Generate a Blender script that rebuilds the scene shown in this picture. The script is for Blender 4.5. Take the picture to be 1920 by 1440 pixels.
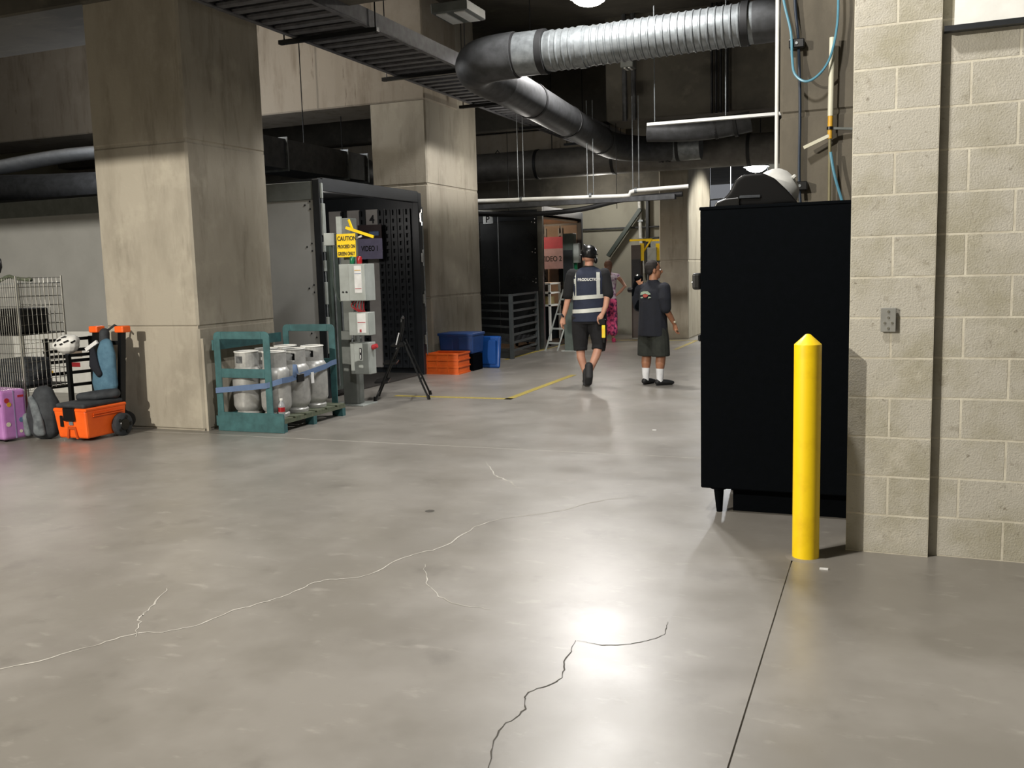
import bpy, bmesh, math, random
from mathutils import Vector, Matrix, Euler
random.seed(7)
S = bpy.context.scene
for o in list(bpy.data.objects): bpy.data.objects.remove(o)
COL = S.collection
# ---------------------------------------------------------------- camera
H, YAW, PITCH, ROLL, FPX = 1.511, .38, .1218, -.0272, 1752.6
fw = Vector((-math.sin(YAW)*math.cos(PITCH), math.cos(YAW)*math.cos(PITCH), -math.sin(PITCH)))
rt = Vector((math.cos(YAW), math.sin(YAW), 0)); up = rt.cross(fw)
r2 = math.cos(ROLL)*rt + math.sin(ROLL)*up; u2 = -math.sin(ROLL)*rt + math.cos(ROLL)*up
cd = bpy.data.cameras.new('camera'); cam = bpy.data.objects.new('camera', cd); COL.objects.link(cam)
m = Matrix((r2, u2, -fw)).transposed().to_4x4(); m.translation = (0, 0, H); cam.matrix_world = m
cd.sensor_width = 36; cd.lens = 36*FPX/1920; cd.clip_start = .05; cd.clip_end = 200
S.camera = cam
# ---------------------------------------------------------------- world, exposure, lights
S.view_settings.view_transform = 'Standard'; S.view_settings.look = 'None'
S.view_settings.exposure = 1.0; S.view_settings.gamma = 1; S.view_settings.use_curve_mapping = False
wd = bpy.data.worlds.new('world'); S.world = wd; wd.use_nodes = True
bg = wd.node_tree.nodes['Background']; bg.inputs[0].default_value = (.9, .93, 1, 1); bg.inputs[1].default_value = .10

def light(name, kind, loc, power, col, size=.2, aim=None, spot=None, blend=.3):
    d = bpy.data.lights.new(name, kind); d.energy = power; d.color = col
    if kind == 'AREA': d.shape = 'DISK'; d.size = size
    else: d.shadow_soft_size = size
    if kind == 'SPOT': d.spot_size = math.radians(spot); d.spot_blend = blend
    o = bpy.data.objects.new(name, d); COL.objects.link(o); o.location = loc
    if aim is not None:
        o.rotation_euler = (Vector(aim)-Vector(loc)).to_track_quat('-Z', 'Y').to_euler()
    return o
WARM = (1, .88, .70); NEUT = (1, .95, .87); COOL = (.93, .96, 1)
light('bay_light_rear', 'POINT', (-7.0, -1.9, 4.3), 1750, (1, .94, .84), .06)
DOWN = lambda x, y: (x, y, 0)
light('fill_near', 'SPOT', (-1.45, 3.7, 4.95), 300, (1, .965, .925), .14, aim=DOWN(-1.45, 3.7), spot=148, blend=.15)  # added fill lamp without a fixture, brightens near floor and block wall
light('bay_light_second', 'SPOT', (-2.6, 8.6, 4.95), 330, (1, .98, .95), .14, aim=DOWN(-2.6, 8.6), spot=128, blend=.12)
light('bay_light_main', 'SPOT', (-3.67, 12.28, 4.93), 620, (1, .97, .95), .2, aim=DOWN(-3.67, 12.28), spot=142, blend=.25)
light('bay_light_behind_column', 'POINT', (-8.6, 10.3, 4.6), 60, (1, .93, .84), .12)
light('bay_light_far', 'POINT', (-3.71, 29.9, 4.25), 700, COOL, .2)
light('fill_dock_wall', 'POINT', (-5.6, 19.2, 2.9), 26, NEUT, .15)  # added unseen lamp that brightens the far pale wall
light('fill_pipe', 'POINT', (-5.4, 14.4, 3.35), 14, NEUT, .15)  # added unseen lamp, lifts the white sprinkler pipe
light('fill_far_column', 'SPOT', (-1.2, 20.8, 3.7), 420, (1, .98, .9), .15, aim=(-3.7, 20.6, 1.2), spot=80, blend=.3)  # added unseen spot, aimed at the right side of the slender far column
light('fill_flat_duct', 'POINT', (-10.2, 10.9, 3.55), 60, COOL, .2)  # added lamp hidden behind the nearest column to light the flat silver duct
light('trailer_light', 'POINT', (-7.0, 17.6, 2.35), 22, (1, .74, .5), .08)
light('fill_trailer_one', 'POINT', (-7.1, 10.8, 2.3), 8, (1, .95, .9), .1)  # added lamp, makes the white trailer's interior and sign readable

# ---------------------------------------------------------------- materials
MATS = {}
def hexc(h):
    v = [int(h[i:i+2], 16)/255 for i in (0, 2, 4)]
    return tuple(x/12.92 if x <= .04045 else ((x+.055)/1.055)**2.4 for x in v)
def mat(name, col, rough=.6, metal=0, col2=None, scale=8, stretch=(1, 1, 1), detail=4, bump=0, bscale=60, emit=0, spec=.5, alpha=1, trans=0, rnd=0, lo=.35, hi=.65, world=False, coat=0, rvar=0):
    if name in MATS: return MATS[name]
    c = hexc(col) if isinstance(col, str) else col
    c2 = (hexc(col2) if isinstance(col2, str) else col2) if col2 else tuple(x*.82 for x in c)
    M = bpy.data.materials.new(name); M.use_nodes = True; nt = M.node_tree; N = nt.nodes; L = nt.links
    b = N['Principled BSDF']; b.inputs['Roughness'].default_value = rough; b.inputs['Metallic'].default_value = metal
    b.inputs['Specular IOR Level'].default_value = spec; b.inputs['Coat Weight'].default_value = coat
    if trans: b.inputs['Transmission Weight'].default_value = trans
    if alpha < 1: b.inputs['Alpha'].default_value = alpha
    if world: tc = N.new('ShaderNodeNewGeometry'); src = tc.outputs['Position']
    else: tc = N.new('ShaderNodeTexCoord'); src = tc.outputs['Object']
    mp = N.new('ShaderNodeMapping'); mp.inputs['Scale'].default_value = stretch; L.new(src, mp.inputs[0])
    n = N.new('ShaderNodeTexNoise'); n.inputs['Scale'].default_value = scale; n.inputs['Detail'].default_value = detail; n.inputs['Roughness'].default_value = .6
    L.new(mp.outputs[0], n.inputs['Vector'])
    cr = N.new('ShaderNodeValToRGB'); cr.color_ramp.elements[0].position = lo; cr.color_ramp.elements[1].position = hi
    cr.color_ramp.elements[0].color = (*c2, 1); cr.color_ramp.elements[1].color = (*c, 1)
    L.new(n.outputs[0], cr.inputs[0]); out = cr.outputs[0]
    if rnd:
        oi = N.new('ShaderNodeObjectInfo'); hs = N.new('ShaderNodeHueSaturation'); mr = N.new('ShaderNodeMapRange')
        mr.inputs[3].default_value = 1-rnd; mr.inputs[4].default_value = 1+rnd
        L.new(oi.outputs['Random'], mr.inputs[0]); L.new(mr.outputs[0], hs.inputs['Value']); L.new(out, hs.inputs['Color']); out = hs.outputs[0]
    L.new(out, b.inputs['Base Color'])
    if rvar:
        mr = N.new('ShaderNodeMapRange'); mr.inputs[3].default_value = rough+rvar; mr.inputs[4].default_value = rough-rvar
        L.new(n.outputs[0], mr.inputs[0]); L.new(mr.outputs[0], b.inputs['Roughness'])
    if bump:
        n2 = N.new('ShaderNodeTexNoise'); n2.inputs['Scale'].default_value = bscale; n2.inputs['Detail'].default_value = 3; L.new(src, n2.inputs['Vector'])
        bp = N.new('ShaderNodeBump'); bp.inputs['Strength'].default_value = bump; bp.inputs['Distance'].default_value = .01
        L.new(n2.outputs[0], bp.inputs['Height']); L.new(bp.outputs[0], b.inputs['Normal'])
    if emit:
        b.inputs['Emission Color'].default_value = (*c, 1); b.inputs['Emission Strength'].default_value = emit
    MATS[name] = M; return M

def mixed(name, base, layers, rough=.7, bump=.1, bscale=50, metal=0, spec=.5, rvar=0, rscale=3, coat=0):
    """concrete and the like: layers = (colour, scale, stretch, lo, hi, strength, seed) laid over the base in world space"""
    M = bpy.data.materials.new(name); M.use_nodes = True; nt = M.node_tree; N = nt.nodes; L = nt.links
    b = N['Principled BSDF']; b.inputs['Roughness'].default_value = rough; b.inputs['Metallic'].default_value = metal; b.inputs['Specular IOR Level'].default_value = spec
    g = N.new('ShaderNodeNewGeometry')
    rgb = N.new('ShaderNodeRGB'); rgb.outputs[0].default_value = (*hexc(base), 1); out = rgb.outputs[0]
    for col, sc, st, lo, hi, k, sd in layers:
        mp = N.new('ShaderNodeMapping'); mp.inputs['Scale'].default_value = st; mp.inputs['Location'].default_value = (sd, sd*1.7, sd*.3); L.new(g.outputs['Position'], mp.inputs[0])
        n = N.new('ShaderNodeTexNoise'); n.inputs['Scale'].default_value = sc; n.inputs['Detail'].default_value = 5; n.inputs['Roughness'].default_value = .62; L.new(mp.outputs[0], n.inputs['Vector'])
        mr = N.new('ShaderNodeMapRange'); mr.inputs[1].default_value = lo; mr.inputs[2].default_value = hi; mr.inputs[4].default_value = k; L.new(n.outputs[0], mr.inputs[0])
        mx = N.new('ShaderNodeMix'); mx.data_type = 'RGBA'; L.new(mr.outputs[0], mx.inputs[0]); L.new(out, mx.inputs[6]); mx.inputs[7].default_value = (*hexc(col), 1); out = mx.outputs[2]
    L.new(out, b.inputs['Base Color'])
    n2 = N.new('ShaderNodeTexNoise'); n2.inputs['Scale'].default_value = bscale; n2.inputs['Detail'].default_value = 4; L.new(g.outputs['Position'], n2.inputs['Vector'])
    bp = N.new('ShaderNodeBump'); bp.inputs['Strength'].default_value = bump; bp.inputs['Distance'].default_value = .01; L.new(n2.outputs[0], bp.inputs['Height']); L.new(bp.outputs[0], b.inputs['Normal'])
    if rvar:
        n3 = N.new('ShaderNodeTexNoise'); n3.inputs['Scale'].default_value = rscale; n3.inputs['Detail'].default_value = 4; L.new(g.outputs['Position'], n3.inputs['Vector'])
        mr = N.new('ShaderNodeMapRange'); mr.inputs[1].default_value = .3; mr.inputs[2].default_value = .7; mr.inputs[3].default_value = rough-rvar; mr.inputs[4].default_value = rough+rvar
        L.new(n3.outputs[0], mr.inputs[0]); L.new(mr.outputs[0], b.inputs['Roughness'])
    MATS[name] = M; return M

M_floor = mixed('sealed_concrete', '7b7770', [('8d8983', 1.1, (1, 1, 1), .42, .62, .75, 3), ('6d6963', .55, (1, 1, 1), .5, .72, .7, 9), ('5f5b55', 3.2, (1, 1, 1), .58, .75, .5, 21), ('b0aca4', 5, (1, 2.2, 1), .6, .75, .35, 40), ('4a4641', 22, (1, 1, 1), .7, .78, .5, 5)], rough=.35, bump=.03, bscale=30, rvar=.05, rscale=2.2, spec=.85)
M_conc = mixed('column_concrete', '9f9889', [('817a6c', 1.6, (1.6, 1.6, .5), .45, .68, .7, 2), ('6b6558', 5, (1.4, 1.4, .22), .56, .72, .55, 13), ('b3ac9b', 2.4, (1, 1, 1), .55, .72, .5, 31)], rough=.85, bump=.15)
M_beam = mixed('beam_concrete', '91887a', [('74695a', 2.2, (2.2, 2.2, .35), .5, .7, .8, 4), ('a0978a', 1.8, (1, 1, 1), .52, .7, .6, 18), ('4c3e2e', 7, (2, 2, .25), .64, .74, .8, 27)], rough=.88, bump=.15)
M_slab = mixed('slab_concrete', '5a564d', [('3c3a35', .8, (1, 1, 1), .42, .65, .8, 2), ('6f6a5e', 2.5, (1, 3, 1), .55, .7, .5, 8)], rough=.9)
M_back = mixed('painted_wall', 'aaa798', [('8b8778', 1.2, (1, 1, .6), .5, .7, .6, 3)], rough=.85)
M_mortar = mat('mortar', 'ccc7b6', .95, col2='b5af9e', scale=9, bump=.2, world=True)
M_block = mixed('block_face', 'aeaa9e', [('98937f', 3, (1, 1, 1), .45, .65, .8, 1), ('bcb7a9', 5, (1, 1, 1), .55, .7, .6, 11), ('726b5c', 26, (1, 1, 1), .63, .72, .75, 7), ('78705f', 9, (1, 1, 1), .62, .74, .6, 19)], rough=.93, bump=.35, bscale=120)
M_black = mat('black_paint', '05070a', .8, col2='040608', scale=20, bump=.05, bscale=200, spec=.04)
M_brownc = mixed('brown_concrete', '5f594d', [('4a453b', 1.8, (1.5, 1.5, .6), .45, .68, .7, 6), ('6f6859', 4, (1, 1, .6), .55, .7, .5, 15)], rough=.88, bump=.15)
M_blackplastic = mat('black_plastic', '0c0c0d', .35, scale=20)
M_blackmetal = mat('black_metal', '1a1b1c', .4, .3, scale=20)
M_yellow = mat('safety_yellow', 'f5cf08', .42, col2='e8bf05', scale=7, detail=6, lo=.3, hi=.5)
M_yline = mat('line_paint', 'a8953a', .6, col2='837534', scale=30)
M_galv = mat('galvanized', '8e9395', .45, .6, col2='777b7d', scale=14, bump=.05)
M_galvdark = mat('galvanized_dull', '555658', .55, .45, col2='444546', scale=9)
M_darkband = mat('dark_band', '2c2c2d', .6, .3)
M_tray = mat('tray_steel', '6a6a6d', .6, .3, col2='565659', scale=10)
M_greysteel = mat('grey_paint_steel', '6e726e', .5, col2='5f635f', scale=6); M_gate = mat('gate_steel', '4a4f50', .5, col2='3e4344', scale=6)
M_greenish = mat('greygreen_steel', '4c5650', .5, col2='424b46', scale=6)
M_encl = mat('enclosure_grey', 'a2a7a3', .45, col2='949994', scale=6)
M_white = mat('white_paint', 'e4e4df', .5, col2='d8d8d2', scale=8)
M_trailer = mat('trailer_white', 'a6a6a2', .5, col2='9d9d99', scale=2)
M_trdark = mat('trailer_dark', '23262a', .45, col2='1b1e21', scale=5)
M_trgloss = mat('trailer_black_gloss', '2b2c2c', .2, col2='242525', scale=2, coat=.4)
M_chrome = mat('chrome', 'd0d0cc', .22, 1)
M_teal = mat('teal_paint', '3b6567', .5, col2='2d5052', scale=9, detail=6)
M_wood = mat('pallet_wood', '5f6250', .85, col2='47503f', scale=10, stretch=(1, 6, 1))
M_tank = mat('tank_grey', 'b0b0ac', .38, .25, col2='9a9a97', scale=12)
M_strap = mat('blue_strap', '5a7092', .7)
M_orange = mat('orange_plastic', 'f4661a', .45, col2='e85a12', scale=6)
M_ocrate = mat('crate_orange', 'd9601c', .5, col2='c45214', scale=6)
M_blue = mat('tub_blue', '23447c', .45, col2='1d3a6c', scale=4)
M_bluelid = mat('lid_blue', '17509c', .4, col2='134488', scale=4)
M_pink = mat('pink_shell', 'b07ab4', .3, col2='a26ca7', scale=6)
M_bag = mat('bag_charcoal', '33373b', .8, col2='24272b', scale=12, bump=.2)
M_baggrey = mat('bag_grey', '6f7679', .8, col2='4d5256', scale=12)
M_denim = mat('blue_fabric', '4f7285', .85, col2='3f6074', scale=14, bump=.3)
M_navy = mat('navy_fabric', '0d111c', .9, col2='0a0d16', scale=14, bump=.2)
M_vest = mat('vest_navy', '1c2438', .8, col2='171e30', scale=14, bump=.2)
M_tee = mat('black_fabric', '0c0d10', .9, col2='090a0c', scale=14, bump=.2)
M_refl = mat('reflective_tape', 'c2c4bc', .4, spec=.8)
M_short = mat('dark_shorts', '17171a', .9, col2='111113', scale=12, bump=.25)
M_oliv = mat('olive_shorts', '272a24', .9, col2='1d201b', scale=12, bump=.25)
M_skin = mat('skin_fair', 'b98a72', .55, col2='ad7d66', scale=9)
M_skin2 = mat('skin_tan', '9a6c50', .55, col2='8c5f45', scale=9)
M_hair = mat('hair_dark', '1b1512', .8)
M_hairb = mat('hair_auburn', '5c3c28', .7, col2='3f281a', scale=40)
M_sock = mat('white_sock', 'dedfe0', .9)
M_shoe = mat('black_shoe', '141416', .6)
M_boot = mat('grey_boot', '2a2a2c', .7)
M_hot = mat('hot_pink', 'f04a80', .6)
M_pinkpant = mat('pink_pattern', 'ee5f90', .8, col2='54234f', scale=14, detail=3, lo=.42, hi=.56)
M_red = mat('red_lens', 'a01820', .3, col2='8a1219'); M_green = mat('green_lens', '0d6b45', .3)
M_paper = mat('paper_label', 'dcdcda', .6); M_purple = mat('purple_sign', '827d9a', .6)
M_ink = mat('ink_black', '17161c', .7); M_inkred = mat('ink_red', 'a8252c', .7); M_inkw = mat('ink_white', 'd4d4d0', .7)
M_hose = mat('blue_hose', '5b8fa3', .35, col2='4c7f92'); M_bconduit = mat('blue_conduit', '182636', .5)
M_pvc = mat('pvc_cream', 'cfccb8', .45, col2='c2bfa9', scale=5); M_tubey = mat('tube_yellow', 'c99a2c', .5)
M_panel = mat('plywood_panel', 'aaa6a2', .7, col2='989490', scale=3); M_ply = mat('tan_panel', '8f7f70', .7, col2='7d6e60', scale=3)
M_lamp = mat('lamp_glow', (1, .93, .82), .5, emit=30); M_lampc = mat('lamp_glow_cool', (1, .96, .93), .5, emit=30)
M_crackl = mat('crack_filler', 'b9b6ae', .8, world=True, col2='97938a', scale=9); M_crackd = mat('crack_dark', '4b4842', .9, world=True)
M_clear = mat('clear_plastic', 'd8dde0', .15, trans=.6)

# ---------------------------------------------------------------- mesh helpers
class MB:
    def __init__(s): s.v = []; s.f = []; s.sm = []
    def add(s, vs, fs, smooth=False):
        b = len(s.v); s.v += [Vector(v) for v in vs]; s.f += [tuple(i+b for i in f) for f in fs]; s.sm += [smooth]*len(fs); return s
    def box(s, x0, x1, y0, y1, z0, z1, R=None, t=0, top=None):
        a = [(x, y, z) for z in (z0, z1) for y in (y0, y1) for x in (x0, x1)]
        if top is not None:      # scale the top about its centre
            cx, cy = (x0+x1)/2, (y0+y1)/2; a = a[:4]+[(cx+(x-cx)*top, cy+(y-cy)*top, z) for x, y, z in a[4:]]
        if R is not None: a = [R @ Vector(p) for p in a]
        return s.add(a, [(0, 2, 3, 1), (4, 5, 7, 6), (0, 1, 5, 4), (2, 6, 7, 3), (0, 4, 6, 2), (1, 3, 7, 5)])
    def bar(s, p, q, w, h, upv=(0, 0, 1)):
        p, q = Vector(p), Vector(q); t = (q-p).normalized(); u = Vector(upv).cross(t)
        if u.length < 1e-4: u = Vector((1, 0, 0)).cross(t)
        u.normalize(); v = t.cross(u)
        a = [c+u*(i*w/2)+v*(j*h/2) for c in (p, q) for j in (-1, 1) for i in (-1, 1)]
        return s.add(a, [(0, 2, 3, 1), (4, 5, 7, 6), (0, 1, 5, 4), (2, 6, 7, 3), (0, 4, 6, 2), (1, 3, 7, 5)])
    def tube(s, pts, r, n=10, cap=True, r2=None, ref=None):
        pts = [Vector(p) for p in pts]; rs = r if isinstance(r, (list, tuple)) else [r]*len(pts)
        ry = rs if r2 is None else (r2 if isinstance(r2, (list, tuple)) else [r2]*len(pts))
        vs = []; fs = []; u = None
        for i, p in enumerate(pts):
            t = ((pts[i+1] if i+1 < len(pts) else p)-(pts[i-1] if i else p)).normalized()
            if ref is not None:
                u = Vector(ref)-t*Vector(ref).dot(t)
                if u.length < .2: u = Vector((0, 0, 1))-t*t.z
            elif u is None: u = t.orthogonal()
            else: u = u-t*u.dot(t)
            u.normalize(); v = t.cross(u)
            for k in range(n):
                a = 2*math.pi*k/n; vs.append(p+u*(rs[i]*math.cos(a))+v*(ry[i]*math.sin(a)))
        for i in range(len(pts)-1):
            for k in range(n):
                a, b = i*n+k, i*n+(k+1) % n; fs.append((a, b, b+n, a+n))
        if cap: fs += [tuple(range(n-1, -1, -1)), tuple(range(len(vs)-n, len(vs)))]
        return s.add(vs, fs, True)
    def cyl(s, p, q, r, rr=None, n=16): return s.tube([p, q], [r, r if rr is None else rr], n)
    def lathe(s, prof, c=(0, 0, 0), n=20, R=None):
        vs = []; fs = []; c = Vector(c)
        for r, z in prof:
            for k in range(n):
                a = 2*math.pi*k/n; p = Vector((r*math.cos(a), r*math.sin(a), z)); vs.append((R @ p if R is not None else p)+c)
        for i in range(len(prof)-1):
            for k in range(n): a, b = i*n+k, i*n+(k+1) % n; fs.append((a, b, b+n, a+n))
        fs += [tuple(range(n-1, -1, -1)), tuple(range(len(vs)-n, len(vs)))]
        return s.add(vs, fs, True)
    def prism(s, poly, d0, d1, f):    # f(a, b, d) -> point
        n = len(poly); vs = [f(a, b, d0) for a, b in poly]+[f(a, b, d1) for a, b in poly]
        return s.add(vs, [tuple(range(n-1, -1, -1)), tuple(range(n, 2*n))]+[(i, (i+1) % n, (i+1) % n+n, i+n) for i in range(n)])
    def ball(s, c, r, n=12, R=None):
        r = (r, r, r) if not isinstance(r, (tuple, list)) else r
        vs = []; fs = []; c = Vector(c); h = n//2
        for i in range(1, h):
            for k in range(n):
                a, b = math.pi*i/h, 2*math.pi*k/n
                vs.append(Vector((r[0]*math.sin(a)*math.cos(b), r[1]*math.sin(a)*math.sin(b), r[2]*math.cos(a))))
        vs += [Vector((0, 0, r[2])), Vector((0, 0, -r[2]))]; T, Bm = len(vs)-2, len(vs)-1
        for i in range(h-2):
            for k in range(n): a, b = i*n+k, i*n+(k+1) % n; fs.append((a, a+n, b+n, b))
        for k in range(n): fs.append((T, k, (k+1) % n)); fs.append((Bm, (h-2)*n+(k+1) % n, (h-2)*n+k))
        if R is not None: vs = [R @ v for v in vs]
        return s.add([v+c for v in vs], fs, True)
    def mesh(s, name, mt, bevel=0, seg=1):
        me = bpy.data.meshes.new(name); me.from_pydata(s.v, [], s.f); 
        bm = bmesh.new(); bm.from_mesh(me); bmesh.ops.recalc_face_normals(bm, faces=bm.faces)
        for f, q in zip(bm.faces, s.sm): f.smooth = q
        for e in bm.edges:
            if len(e.link_faces) == 2 and e.calc_face_angle(0) > .7: e.smooth = False
        if bevel:
            es = [e for e in bm.edges if len(e.link_faces) == 2 and e.calc_face_angle(0) > .7]
            bmesh.ops.bevel(bm, geom=es, offset=bevel, segments=seg, affect='EDGES', profile=.5)
        bm.to_mesh(me); bm.free(); me.materials.append(mt); return me
    def build(s, name, mt, parent=None, bevel=0, seg=1):
        o = bpy.data.objects.new(name, s.mesh(name, mt, bevel, seg)); COL.objects.link(o)
        if parent: o.parent = parent
        return o
def tag(o, label=None, cat=None, group=None, kind=None):
    if label: o['label'] = label
    if cat: o['category'] = cat
    if group: o['group'] = group
    if kind: o['kind'] = kind
    return o
def thing(name, label, cat, loc=(0, 0, 0), rz=0, group=None):
    o = bpy.data.objects.new(name, None); COL.objects.link(o); o.location = loc; o.rotation_euler = (0, 0, rz); o.empty_display_size = .1
    return tag(o, label, cat, group)
def dup(root, loc, rz=None, label=None):
    r = root.copy(); COL.objects.link(r); r.location = loc
    if rz is not None: r.rotation_euler = (0, 0, rz)
    if label: r['label'] = label
    for ch in list(root.children):
        c = ch.copy(); COL.objects.link(c); c.parent = r
        for g in list(ch.children): d = g.copy(); COL.objects.link(d); d.parent = c
    return r
def inst(me, name, parent, loc=(0, 0, 0), rz=0):
    o = bpy.data.objects.new(name, me); COL.objects.link(o); o.parent = parent; o.location = loc; o.rotation_euler = (0, 0, rz); return o
DG = None
def bake(o):
    dg = bpy.context.evaluated_depsgraph_get(); me = bpy.data.meshes.new_from_object(o.evaluated_get(dg)); return me
def text(name, body, size, M4, mt, parent=None, ext=.001, align='LEFT', warp=None, sx=1, bold=0):
    cu = bpy.data.curves.new(name, 'FONT'); cu.body = body; cu.size = size; cu.extrude = ext; cu.align_x = align; cu.offset = bold
    t = bpy.data.objects.new(name+'_t', cu); COL.objects.link(t); me = bake(t); bpy.data.objects.remove(t)
    for v in me.vertices:
        p = Vector((v.co.x*sx, v.co.y, v.co.z)); p = warp(p) if warp else M4 @ p; v.co = p
    me.materials.clear(); me.materials.append(mt)
    o = bpy.data.objects.new(name, me); COL.objects.link(o)
    if parent: o.parent = parent
    return o
def front(x, y, z): return Matrix.Translation((x, y, z)) @ Matrix.Rotation(math.pi/2, 4, 'X')    # text plane facing -Y
def blob(name, chains, mt, parent, voxel=.012, smooth=4, balls=(), boxes=(), prisms=(), flat=False):
    b = MB()
    for ch in chains:
        ref = (1, 0, 0); pts = [Vector(c[:3]) for c in ch]; rx = [c[3] for c in ch]; ry = [c[4] if len(c) > 4 else c[3] for c in ch]
        t0 = (pts[0]-pts[1]).normalized(); t1 = (pts[-1]-pts[-2]).normalized()
        P = [pts[0]+t0*min(rx[0], ry[0])*k for k in (.95, .7, .35)]+pts+[pts[-1]+t1*min(rx[-1], ry[-1])*k for k in (.35, .7, .95)]
        q = (.3, .7, .93)
        if flat: P = pts; q = ()
        RX = [rx[0]*k for k in q]+rx+[rx[-1]*k for k in q[::-1]]; RY = [ry[0]*k for k in q]+ry+[ry[-1]*k for k in q[::-1]]
        b.tube(P, RX, 14, True, RY, ref)
    for c, r, *R in balls: b.ball(c, r, 14, R[0] if R else None)
    for bx in boxes: b.box(*bx)
    for poly, d0, d1 in prisms: b.prism(poly, d0, d1, lambda u_, v_, d_: (u_, d_, v_))
    o = b.build(name, mt)
    md = o.modifiers.new('r', 'REMESH'); md.mode = 'VOXEL'; md.voxel_size = voxel; md.use_smooth_shade = True
    sm = o.modifiers.new('s', 'SMOOTH'); sm.iterations = smooth; sm.factor = .5
    me = bake(o); o.modifiers.clear(); o.data = me
    me.materials.clear(); me.materials.append(mt)
    for p in me.polygons: p.use_smooth = True
    if parent: o.parent = parent
    return o
def catmull(pts, n=6):
    P = [Vector(p) for p in pts]; P = [P[0]*2-P[1]]+P+[P[-1]*2-P[-2]]; out = []
    for i in range(1, len(P)-2):
        a, b, c, d = P[i-1:i+3]
        for k in range(n):
            t = k/n; out.append(.5*((2*b)+(c-a)*t+(2*a-5*b+4*c-d)*t*t+(3*b-a-3*c+d)*t**3))
    return out+[P[-2]]

# ================================================================ SETTING
# floor: a bed with four cast slabs, joints between them
fl = tag(MB().box(-42, 14, -12, 50, -.30, -.012).build('floor', M_crackl), 'grey polished concrete floor with pale control joints and hairline cracks', None, None, 'structure')
for a in [(-42, -.4135, -12, 7.243), (-.4065, 14, -12, 7.243), (-42, -.4135, 7.255, 50), (-.4065, 14, 7.255, 50)]:
    MB().box(a[0], a[1], a[2], a[3], -.2, 0).build('slab', M_floor, fl)
MB().box(-42, 14, 7.2435, 7.2545, -.05, -.0008).build('joint_filler', M_crackl, fl)
def ribbon(pts, w, mt, z=.0012, jit=.01):
    P = catmull(pts, 7); P = [p+Vector((random.uniform(-jit, jit), random.uniform(-jit, jit), 0)) for p in P]
    b = MB(); vs = []
    for i, p in enumerate(P):
        t = (P[min(i+1, len(P)-1)]-P[max(i-1, 0)]).normalized(); n = Vector((-t.y, t.x, 0))
        k = w*random.uniform(.4, 1.1)*(1 if 2 < i < len(P)-3 else .4); vs += [(p.x+n.x*k/2, p.y+n.y*k/2, z), (p.x-n.x*k/2, p.y-n.y*k/2, z)]
    b.add(vs, [(2*i, 2*i+1, 2*i+3, 2*i+2) for i in range(len(P)-1)]); b.build('crack', mt, fl)
V3 = lambda l: [(x, y, 0) for x, y in l]
ribbon(V3([(-3.35, 2.4), (-3.21, 2.52), (-3.05, 2.79), (-2.97, 2.97), (-2.8, 3.09), (-2.73, 3.34), (-2.62, 3.56), (-2.58, 3.81), (-2.41, 3.94), (-2.35, 4.28), (-2.24, 4.52), (-2.22, 4.97), (-2.1, 5.19), (-1.89, 5.39), (-1.71, 5.71), (-1.48, 5.93)]), .010, M_crackl)
ribbon(V3([(-2.94, 2.96), (-3.08, 3.13), (-3.12, 3.22), (-3.25, 3.5)]), .011, M_crackl)
ribbon(V3([(-2.93, 6.71), (-2.66, 6.28), (-2.5, 6.12), (-2.35, 5.95)]), .016, M_crackl)
ribbon(V3([(-2.2, 4.2), (-2.05, 3.95), (-1.85, 3.75), (-1.6, 3.7)]), .008, M_crackl)
ribbon(V3([(-1.08, 2.38), (-1.1, 2.46), (-1.15, 2.69), (-1.13, 2.86), (-1.16, 2.98), (-1.09, 3.12), (-1.12, 3.28), (-1.14, 3.49)]), .006, M_crackd, jit=.006)
ribbon(V3([(-1.14, 3.49), (-1.01, 3.48), (-.89, 3.55), (-.82, 3.66), (-.83, 3.8)]), .005, M_crackd, jit=.006)
MB().lathe([(.001, 0), (.032, .0012), (.001, .0014)], (-2.66, 5.19, 0), 9).build('stain', M_crackd, fl)
def pline(x0, x1, y0, y1): MB().box(x0, x1, y0, y1, .0003, .0022).build('painted_line', M_yline, fl)
pline(-5.6, -4.04, 10.07, 10.16); pline(-4.13, -4.04, 10.07, 12.6); pline(-5.98, -5.9, 14.6, 19.5); pline(-3.52, -3.44, 16.7, 18.8); pline(-6.0, -3.44, 18.72, 18.8)
# ceiling slab, enclosing walls
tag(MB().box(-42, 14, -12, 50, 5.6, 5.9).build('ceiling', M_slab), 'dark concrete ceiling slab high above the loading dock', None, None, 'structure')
tag(MB().box(-42, -4.3, 20.6, 20.9, 0, 5.6).build('wall_back', M_back), 'pale concrete wall behind the far dock bays', None, None, 'structure')
tag(MB().box(-4.3, 14, 38, 38.3, 0, 5.6).build('wall_far', M_back), 'pale wall at the far end of the aisle', None, None, 'structure')
tag(MB().box(-42, -41.8, -12, 20.6, 0, 5.6).build('wall_left', M_back), 'pale wall beyond the parked trailers', None, None, 'structure')
tag(MB().box(-42, 14, -12, -11.7, 0, 5.6).build('wall_rear', M_back), 'concrete wall behind the viewer', None, None, 'structure')

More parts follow.
